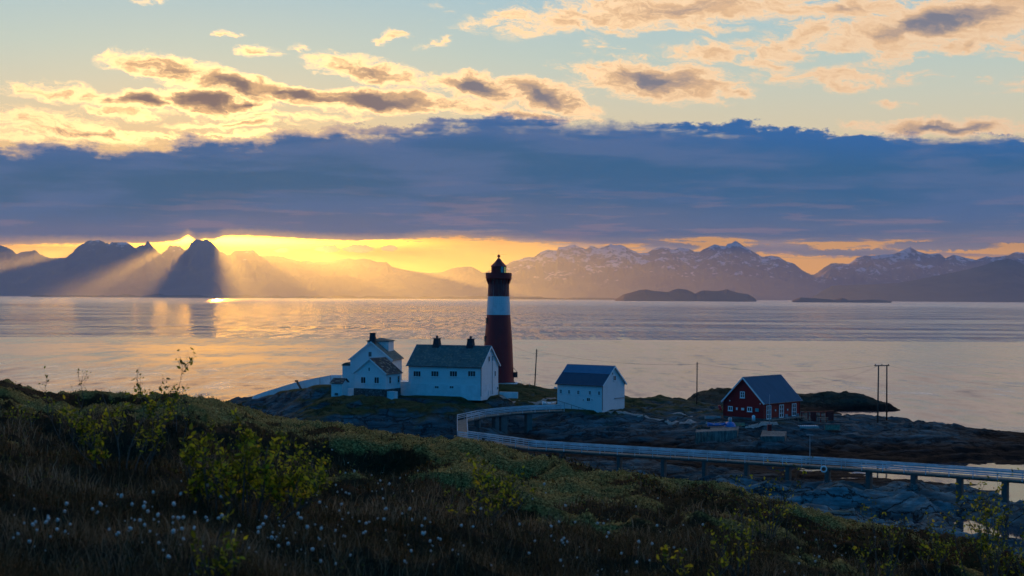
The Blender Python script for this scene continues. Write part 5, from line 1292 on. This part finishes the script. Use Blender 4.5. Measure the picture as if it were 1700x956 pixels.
# fine displaced texture on top
fineh = (fbm(hX/0.22, hY/0.22, 401, 3)-0.5)*0.07*np.clip(gD/10, 0.4, 1.2)
hZ = hZ+fineh
hZ = np.maximum(hZ, -2.5)
def hill(x, y):
    x = np.asarray(x, float); y = np.asarray(y, float)
    d = np.hypot(x, y); a = np.arctan2(x, y)
    i = np.clip(np.searchsorted(DD, d)-1, 0, len(DD)-2); j = np.clip(((a-AZ[0])/0.0013).astype(int), 0, len(AZ)-2)
    fi = np.clip((d-DD[i])/(DD[i+1]-DD[i]), 0, 1); fj = np.clip((a-AZ[j])/0.0013, 0, 1)
    return (hZ[i, j]*(1-fj)+hZ[i, j+1]*fj)*(1-fi)+(hZ[i+1, j]*(1-fj)+hZ[i+1, j+1]*fj)*fi
# cover: moss on hummock tops, more towards the crest; heath between; grass low down
def cover(X, Y):
    d = np.hypot(X, Y); az = np.arctan2(X, Y); dc = crest_d(az)
    bil = np.abs(fbm(X/3.2+9, Y/1.7, 333, 3)-0.5)*2
    n = fbm(X/3.4, Y/2.6, 501, 4); n2 = fbm(X/1.1, Y/0.9, 511, 3)
    moss = np.clip((0.27-bil)*5.0+(n-0.5)*5.0+(n2-0.5)*3.6+(d/dc-0.90)*2.2, 0, 1)
    moss = moss*np.clip((d-12)/8, 0, 1)
    n3 = fbm(X/5.0, Y/4.0, 521, 4)
    grass = np.clip((n3-0.44)*5+(0.62-d/dc)*3.5, 0, 1)*(1-moss)
    return moss, grass
mo, gs = cover(hX, hY)
red = np.clip((fbm(hX/2.2, hY/1.6, 541, 4)-0.52)*6, 0, 1)
me = np_mesh('hillside', np.stack([hX, hY, hZ], -1).reshape(-1, 3), grid_faces(len(DD), len(AZ))[:, ::-1])
ca = me.color_attributes.new('plants', 'FLOAT_COLOR', 'POINT')
ca.data.foreach_set('color', np.stack([mo, gs, red, np.ones_like(mo)], -1).astype(np.float32).ravel())
def fn_hill(t, out):
    at_ = t.new('ShaderNodeAttribute'); at_.attribute_name = 'plants'; m_, g_, r_ = t.sep(at_.outputs['Color'])[0:3]
    pos = t.new('ShaderNodeNewGeometry').outputs['Position']
    n = t.noise(pos, 5.0, 6.0, 0.72); n2 = t.noise(pos, 24.0, 4.0, 0.7); n3 = t.noise(pos, 0.8, 5.0, 0.6)
    heath = t.ramp(n, [(0.3, (0.008, 0.007, 0.003)), (0.5, (0.030, 0.023, 0.009)), (0.7, (0.070, 0.045, 0.017))])
    heath = t.mix(t.mul(t.m('MULTIPLY', r_, t.sm(n, 0.4, 0.65)), 0.8), heath, (0.075, 0.022, 0.010))
    grass = t.ramp(n2, [(0.3, (0.014, 0.011, 0.006)), (0.7, (0.06, 0.046, 0.028))])
    moss = t.ramp(n2, [(0.34, (0.020, 0.018, 0.006)), (0.52, (0.20, 0.155, 0.045)), (0.70, (0.55, 0.42, 0.15))])
    moss = t.mix(t.mul(t.sm(n3, 0.5, 0.7), 0.5), moss, (0.12, 0.12, 0.03))
    c = t.mix(g_, heath, grass)
    c = t.mix(t.sm(t.add(m_, t.mul(t.sub(n, 0.5), 0.9)), 0.38, 0.68), c, moss)
    principled(t, out, c, 0.95, 0.08, 0, bump(t, t.add(n, t.mul(n2, 0.6)), 0.10, 0.9))
tag(link('hillside', me, mat('hill_turf', fn_hill)), kind='structure')

# ------------------------------------------------------------------ ground cover built from many small blades and leaves
def tone(name, cols, trans=0.0, rough=0.7):
    def fn(t, out):
        a_ = t.new('ShaderNodeAttribute'); a_.attribute_name = 'tone'; f = a_.outputs['Fac']
        c = t.ramp(f, [(i/(len(cols)-1), cc) for i, cc in enumerate(cols)])
        p = t.new('ShaderNodeBsdfPrincipled'); t.put(p.inputs['Base Color'], c); p.inputs['Roughness'].default_value = rough; p.inputs['Specular IOR Level'].default_value = 0.15
        if trans:
            tl = t.new('ShaderNodeBsdfTranslucent'); t.put(tl.inputs[0], c); mx = t.new('ShaderNodeMixShader'); mx.inputs[0].default_value = trans
            t.l.new(p.outputs[0], mx.inputs[1]); t.l.new(tl.outputs[0], mx.inputs[2]); t.l.new(mx.outputs[0], out.inputs[0])
        else: t.l.new(p.outputs[0], out.inputs[0])
    return mat(name, fn)
rg = np.random.RandomState(11)
def scatter(n, d0, d1, power=1.0, az0=-0.40, az1=0.40):
    u = rg.rand(n); d = d0*(d1/d0)**(u**power); a = az0+(az1-az0)*rg.rand(n)
    return d*np.sin(a), d*np.cos(a), d
def with_tone(me, tones):
    at_ = me.attributes.new('tone', 'FLOAT', 'POINT'); at_.data.foreach_set('value', np.asarray(tones, np.float32).ravel()); return me
def blades(name, X, Y, hgt, wid, lean, cols, trans=0.3, clump=None):
    n = len(X); Z = hill(X, Y)-0.01
    ang = rg.rand(n)*6.283; la = rg.rand(n)*6.283
    wx, wy = np.cos(ang)*wid/2, np.sin(ang)*wid/2; lx, ly = np.cos(la)*lean*hgt, np.sin(la)*lean*hgt
    V = np.zeros((n, 5, 3))
    V[:, 0] = np.stack([X-wx, Y-wy, Z], -1); V[:, 1] = np.stack([X+wx, Y+wy, Z], -1)
    V[:, 2] = np.stack([X-wx*0.8+lx*0.35, Y-wy*0.8+ly*0.35, Z+hgt*0.55], -1); V[:, 3] = np.stack([X+wx*0.8+lx*0.35, Y+wy*0.8+ly*0.35, Z+hgt*0.55], -1)
    V[:, 4] = np.stack([X+lx, Y+ly, Z+hgt*(1-0.3*lean)], -1)
    i = np.arange(n)*5
    # all as quads (the tip quad repeats through a thin edge point)
    F1 = np.stack([i, i+1, i+3, i+2], -1)
    me = bpy.data.meshes.new(name); VV = V.reshape(-1, 3).astype(np.float32)
    F2 = np.stack([i+2, i+3, i+4], -1)
    loops = np.concatenate([F1.ravel(), F2.ravel()]).astype(np.int32)
    me.vertices.add(len(VV)); me.vertices.foreach_set('co', VV.ravel()); me.loops.add(len(loops)); me.loops.foreach_set('vertex_index', loops)
    ls = np.concatenate([np.arange(n)*4, 4*n+np.arange(n)*3]).astype(np.int32); me.polygons.add(2*n); me.polygons.foreach_set('loop_start', ls)
    me.polygons.foreach_set('loop_total', np.concatenate([np.full(n, 4), np.full(n, 3)]).astype(np.int32)); me.update(calc_edges=True)
    tn = np.clip(rg.rand(n)*0.8+(fbm(X/1.5, Y/1.5, 601, 3)-0.5)*1.2+0.1, 0, 1)
    with_tone(me, np.repeat(tn, 5))
    return tag(link(name, me, tone(name+'_mat', cols, trans)), kind='stuff')
X, Y, d = scatter(210000, 5.5, 34, 0.9); mm, gg = cover(X, Y); k = rg.rand(len(X)) < (0.10+0.9*gg)*(1-mm)
X, Y, d = X[k], Y[k], d[k]
o = blades('grass', X, Y, (0.08+0.20*rg.rand(len(X))**1.5), np.clip(0.0048*d/10, 0.0035, 0.015)*(0.7+0.6*rg.rand(len(X))), 0.2+0.5*rg.rand(len(X)),
           [(0.02, 0.017, 0.005), (0.060, 0.045, 0.017), (0.15, 0.11, 0.055), (0.34, 0.25, 0.15)])
tag(o, 'thin dull grass covering the near slope', 'grass')
def leaves(name, X, Y, lift, size, cols, trans=0.2, Z=None):
    n = len(X); Z = (hill(X, Y) if Z is None else Z)+lift
    u = rg.randn(n, 3); u /= np.linalg.norm(u, axis=1)[:, None]; v = rg.randn(n, 3); v -= (u*v).sum(1)[:, None]*u; v /= np.linalg.norm(v, axis=1)[:, None]
    C_ = np.stack([X, Y, Z], -1); s = size[:, None]
    V = np.stack([C_-u*s, C_-v*s*0.55, C_+u*s, C_+v*s*0.55], 1).reshape(-1, 3); i = np.arange(n)*4
    me = np_mesh(name, V, np.stack([i, i+1, i+2, i+3], -1), False)
    tn = np.clip(rg.rand(n)*0.75+(fbm(X/0.9, Y/0.9, 611, 3)-0.5)*1.6+0.12, 0, 1); with_tone(me, np.repeat(tn, 4))
    return tag(link(name, me, tone(name+'_mat', cols, trans)), kind='stuff')
X, Y, d = scatter(260000, 7, 75, 0.75); mm, gg = cover(X, Y); k = rg.rand(len(X)) < (1-mm)*(1-0.55*gg); X, Y, d = X[k], Y[k], d[k]
o = leaves('heather', X, Y, rg.rand(len(X))**1.4*np.clip(0.05+0.07*fbm(X/0.6, Y/0.6, 621, 3)*2, 0, 0.2), np.clip(0.0011*d, 0.011, 0.032)*(0.6+0.8*rg.rand(len(X))),
           [(0.012, 0.010, 0.004), (0.036, 0.030, 0.009), (0.075, 0.052, 0.014), (0.14, 0.055, 0.018), (0.15, 0.14, 0.025)])
tag(o, 'dark brown green heather carpeting the near slope', 'heather')
X, Y, d = scatter(230000, 13, 78, 0.55); mm, gg = cover(X, Y); k = rg.rand(len(X)) < mm; X, Y, d = X[k], Y[k], d[k]
o = leaves('moss', X, Y, rg.rand(len(X))*0.045, np.clip(0.0008*d, 0.008, 0.026)*(0.6+0.8*rg.rand(len(X))),
           [(0.06, 0.045, 0.012), (0.20, 0.15, 0.04), (0.40, 0.30, 0.09), (0.58, 0.44, 0.16)])
tag(o, 'pale yellow green moss hummocks along the crest of the slope', 'moss')

X, Y, d = scatter(70000, 9, 70, 0.7); mm, gg = cover(X, Y); k = rg.rand(len(X)) < (1-0.85*mm)*(1-0.7*gg); X, Y, d = X[k], Y[k], d[k]
o = blades('heather_stems', X, Y, 0.06+0.14*rg.rand(len(X))**2, np.clip(0.0006*d, 0.004, 0.020), 0.2+0.6*rg.rand(len(X)),
           [(0.010, 0.008, 0.004), (0.030, 0.020, 0.010), (0.080, 0.045, 0.020), (0.16, 0.11, 0.05)], 0.1)
tag(o, 'wiry dark heather stems standing above the heath', 'heather')
# ------------------------------------------------------------------ shrubs
def ground_at(px, py):             # where a sight line meets the hillside
    d = ray(px, py); hl = math.hypot(d.x, d.y)
    ks = np.linspace(3, 90, 1800); X = d.x/hl*ks; Y = d.y/hl*ks; Z = CAMZ+d.z/hl*ks
    h_ = hill(X, Y); i = np.argmax(Z < h_)
    return (X[i], Y[i], h_[i]) if (Z < h_).any() else None
M_bark = m_flat('shrub_bark', (0.10, 0.085, 0.07), 0.85, 0.2, 0.3, 20.0)
M_leaf = tone('shrub_leaf', [(0.06, 0.08, 0.010), (0.22, 0.24, 0.015), (0.42, 0.42, 0.02), (0.58, 0.52, 0.03), (0.62, 0.38, 0.03)], 0.5, 0.5)
def shrub(px, py, wpx, hpx, nst, nleaf, label, seed, tall=0.0, leafy=0.25, lsz=0.025):
    r_ = random.Random(seed); g0 = ground_at(px, py)
    if g0 is None: return
    D_ = math.hypot(g0[0], g0[1]); m_ = D_/F; Wd, Ht = wpx*m_, hpx*m_
    root = thing('shrub', label, 'shrub', (g0[0], g0[1], g0[2]-0.03))
    mb = MB(); tips = []
    def grow(p, dr, L_, rad, depth):
        n = 5; pts = [Vector(p)]; dd = Vector(dr)
        for i in range(n):
            dd = (dd+Vector((r_.gauss(0, .13), r_.gauss(0, .13), r_.gauss(0.05, .08)))).normalized()
            pts.append(pts[-1]+dd*L_/n)
        mb.tube(pts, [rad*(1-0.65*i/n) for i in range(n+1)], 4 if depth > 1 else 5, cap=False)
        tips.append((pts, depth))
        if depth < 3:
            for _ in range(r_.randint(2, 4) if depth < 2 else r_.randint(1, 3)):
                j = r_.randint(1, n); az_ = r_.uniform(0, 6.283); el_ = r_.uniform(0.15, 1.1)
                nd = (dd*0.75+Vector((math.cos(az_)*math.cos(el_), math.sin(az_)*math.cos(el_), math.sin(el_)))*0.8).normalized()
                grow(pts[j], nd, L_*r_.uniform(0.35, 0.6), rad*0.5, depth+1)
    for i in range(nst):
        a_ = r_.uniform(0, 6.283); q = r_.uniform(0, 1)**0.6
        tx, ty = math.cos(a_)*q*Wd*0.42, math.sin(a_)*q*Wd*0.42
        h_ = Ht*(0.95-0.35*q*q)*r_.uniform(0.62, 0.92)*(1+tall*(r_.random() < 0.25))
        b_ = (tx*0.45, ty*0.45, 0)
        zb = float(hill(g0[0]+b_[0], g0[1]+b_[1]))-g0[2]-0.02; v_ = Vector((tx*0.9, ty*0.9, h_)); grow((b_[0], b_[1], zb), v_.normalized(), v_.length*0.92, 0.0085+0.004*r_.random(), 0)
    mb.build('branches', M_bark, root, True)
    # leaves: pointed ovals, four faces each, along the outer twigs
    nleaf = int(nleaf*0.9); rn = np.random.RandomState(seed+5); V = []; Fc = []; tn = []
    tot = sum(1 for p_, dp in tips for _ in p_[1:] if dp >= 1)
    for c_ in range(nleaf):
        pts, dp = tips[rn.randint(len(tips))]
        if dp == 0 and rn.rand() > 0.35: continue
        j = rn.randint(1, len(pts)-1); p = pts[j].lerp(pts[j+1], rn.rand()) if j+1 < len(pts) else pts[j]
        if p.z < Ht*leafy*rn.rand(): continue
        p = p+Vector(rn.randn(3)*0.018); u = Vector(rn.randn(3)+np.array([0, 0, 0.35])).normalized(); v = u.cross(Vector(rn.randn(3))).normalized(); w_ = u.cross(v)
        s = lsz*(0.40+1.15*rn.rand()**1.3); b = len(V)
        for a0_, b0_, c0_ in ((0,0,0),(0.55,0.42,0.10),(1.15,0.40,0.12),(1.9,0,-0.05),(1.15,-0.40,0.12),(0.55,-0.42,0.10)):
            V.append(p+u*a0_*s+v*b0_*s+w_*c0_*s)
        Fc += [(b, b+1, b+2, b+3), (b, b+3, b+4, b+5)]; t0 = min(1, max(0, rn.rand()**2.3*0.95)); tn += [t0]*6
    if V:
        me = np_mesh('leaves', V, np.array(Fc), True); with_tone(me, tn); link('leaves', me, M_leaf, root)
    return root
shrub(208,783,200,140,11,1500,'spreading leafy shrub on the upper left slope, its twigs reaching above the skyline',21,0.18)
shrub(122,745,60,125,4,170,'slim upright shrub with one tall twig, leftmost against the bright water',22,0.1)
shrub(292,722,70,88,4,110,'small twiggy shrub right of the big spreading one, crossing the skyline',23,0.2)
shrub(415,862,175,190,17,2600,'largest dense shrub with yellow green leaves at the lower left centre',24)
shrub(500,855,95,130,9,900,'leafy shrub touching the right side of the largest dense shrub',25)
shrub(352,850,80,140,7,700,'leafy shrub touching the left side of the largest dense shrub',35)
shrub(362,975,95,140,5,230,'small bright leaved shrub at the bottom edge among the cottongrass, lower left',26,0.2,0.2,0.022)
shrub(800,862,125,95,10,620,'low wide shrub in the middle of the slope below the footbridge bend',27)
shrub(845,850,70,70,5,260,'smaller low shrub at the right side of the low wide middle shrub',28)
shrub(1275,905,100,112,9,430,'dark twiggy shrub with sparse leaves below the middle of the bridge',29,0.2)
shrub(1232,965,120,115,6,330,'yellow green leaved shrub at the bottom edge below the dark twiggy one',30,0.2,0.15,0.021)
shrub(1160,975,90,90,4,170,'short bright shrub at the bottom edge, left of the yellow green one',36,0.1,0.1,0.021)
shrub(1462,985,100,150,6,380,'upright bright leaved shrub at the bottom edge, left of the corner shrub',31,0.2,0.15,0.019)
shrub(1650,985,150,170,12,1300,'large loose leafy shrub filling the lower right corner',32,0.2)
shrub(1565,965,90,95,6,350,'bushy low shrub just left of the corner shrub',33)
shrub(1725,960,130,160,8,800,'shrub cut by the right edge of the picture',34)
shrub(30,700,60,30,7,160,'low dark shrub tuft on the skyline at the far left',37)

# ------------------------------------------------------------------ cottongrass
M_cot = m_flat('cotton', (0.62, 0.53, 0.46), 0.95, 0.05, 0.15, 60.0)
M_stalk = m_flat('stalk', (0.06, 0.08, 0.03), 0.8, 0.1, 0.2)
def cotton_mesh(seed):
    r_ = random.Random(seed); mb = MB(); h_ = 0.26+0.06*r_.random(); lx, ly = r_.uniform(-.04, .04), r_.uniform(-.04, .04)
    mb.tube([(0,0,-0.02),(lx*0.4,ly*0.4,h_*0.55),(lx,ly,h_)], [0.0022,0.0017,0.0012], 4, 0, False)
    c = Vector((lx, ly, h_+0.008)); n_, m_ = 7, 9; base = []
    for i in range(n_+1):
        th = math.pi*i/n_; ring = []
        for k in range(m_):
            a = 6.2832*k/m_; R_ = 0.017*(1+0.28*r_.uniform(-1, 1)); ring.append(c+Vector((math.sin(th)*math.cos(a)*R_, math.sin(th)*math.sin(a)*R_, math.cos(th)*R_*1.15)))
        base.append(ring)
    for i in range(n_):
        for k in range(m_): mb.face([base[i][k], base[i][(k+1)%m_], base[i+1][(k+1)%m_], base[i+1][k]], 1)
    for _ in range(46):
        d = Vector((r_.gauss(0,1), r_.gauss(0,1), r_.gauss(0,1)-0.2)).normalized(); s = d.orthogonal().normalized()*0.0022; p = c+d*0.011; q = c+d*(0.019+0.010*r_.random())+Vector((0.002,0,-0.003))
        mb.face([p-s, p+s, q], 1)
    o = mb.build('cottongrass', [M_stalk, M_cot], None, True); return o
protos = [cotton_mesh(s) for s in range(5)]; used = [False]*5
cl = [(150,870,90,18),(235,880,70,24),(90,890,60,10),(60,900,30,6),(330,850,60,14),(300,915,90,12),(430,880,70,18),(520,870,70,14),(570,850,60,14),(600,880,70,14),(470,905,60,16),(660,870,60,10),(540,925,90,12),(690,905,60,10),(760,900,60,8),(590,800,60,8),(640,800,50,6),(700,790,60,5),(560,790,40,4),(850,890,70,8),(920,915,80,10),(1000,930,90,12),(980,885,60,5),(900,835,60,6),(1080,910,60,5),(1030,845,60,4),(1130,890,40,4),(1340,910,60,12),(1370,930,60,14),(1410,915,50,6),(1440,945,50,6),(1540,935,60,8),(1620,935,50,6),(200,760,80,4),(330,735,40,3),(760,760,50,4),(820,850,40,5),(380,930,60,8),(190,925,80,8),(1250,940,60,4),(1680,915,40,4),(20,720,30,2)]
pts_c = []; rnd.seed(99)
for cx_, cy_, sp, n in cl:
    for _ in range(n): pts_c.append((cx_+rnd.gauss(0, sp*0.62), cy_+rnd.gauss(0, sp*0.34)))
cnt = 0
for px, py in pts_c:
    if cnt >= 296: break
    g0 = ground_at(px, min(py+18, 975))
    if g0 is None or math.hypot(g0[0], g0[1]) > 45: continue
    k = rnd.randrange(5)
    if used[k]: o = protos[k].copy(); sc.collection.objects.link(o)
    else: o = protos[k]; used[k] = True
    s_ = (0.30+0.55*rnd.random()**1.4)*(1.0 if math.hypot(g0[0], g0[1]) < 16 else 1.15); o.location = (g0[0], g0[1], g0[2]-0.01); o.rotation_euler = (rnd.uniform(-.35,.35), rnd.uniform(-.35,.35), rnd.uniform(0, 6.28)); o.scale = (s_, s_, s_*rnd.uniform(0.8, 1.1))
    tag(o, 'white fluffy cottongrass head on a thin stalk among the grass of the near slope', 'cottongrass', 'cottongrass heads on the near slope'); cnt += 1
for k in range(5):
    if not used[k]: bpy.data.objects.remove(protos[k])
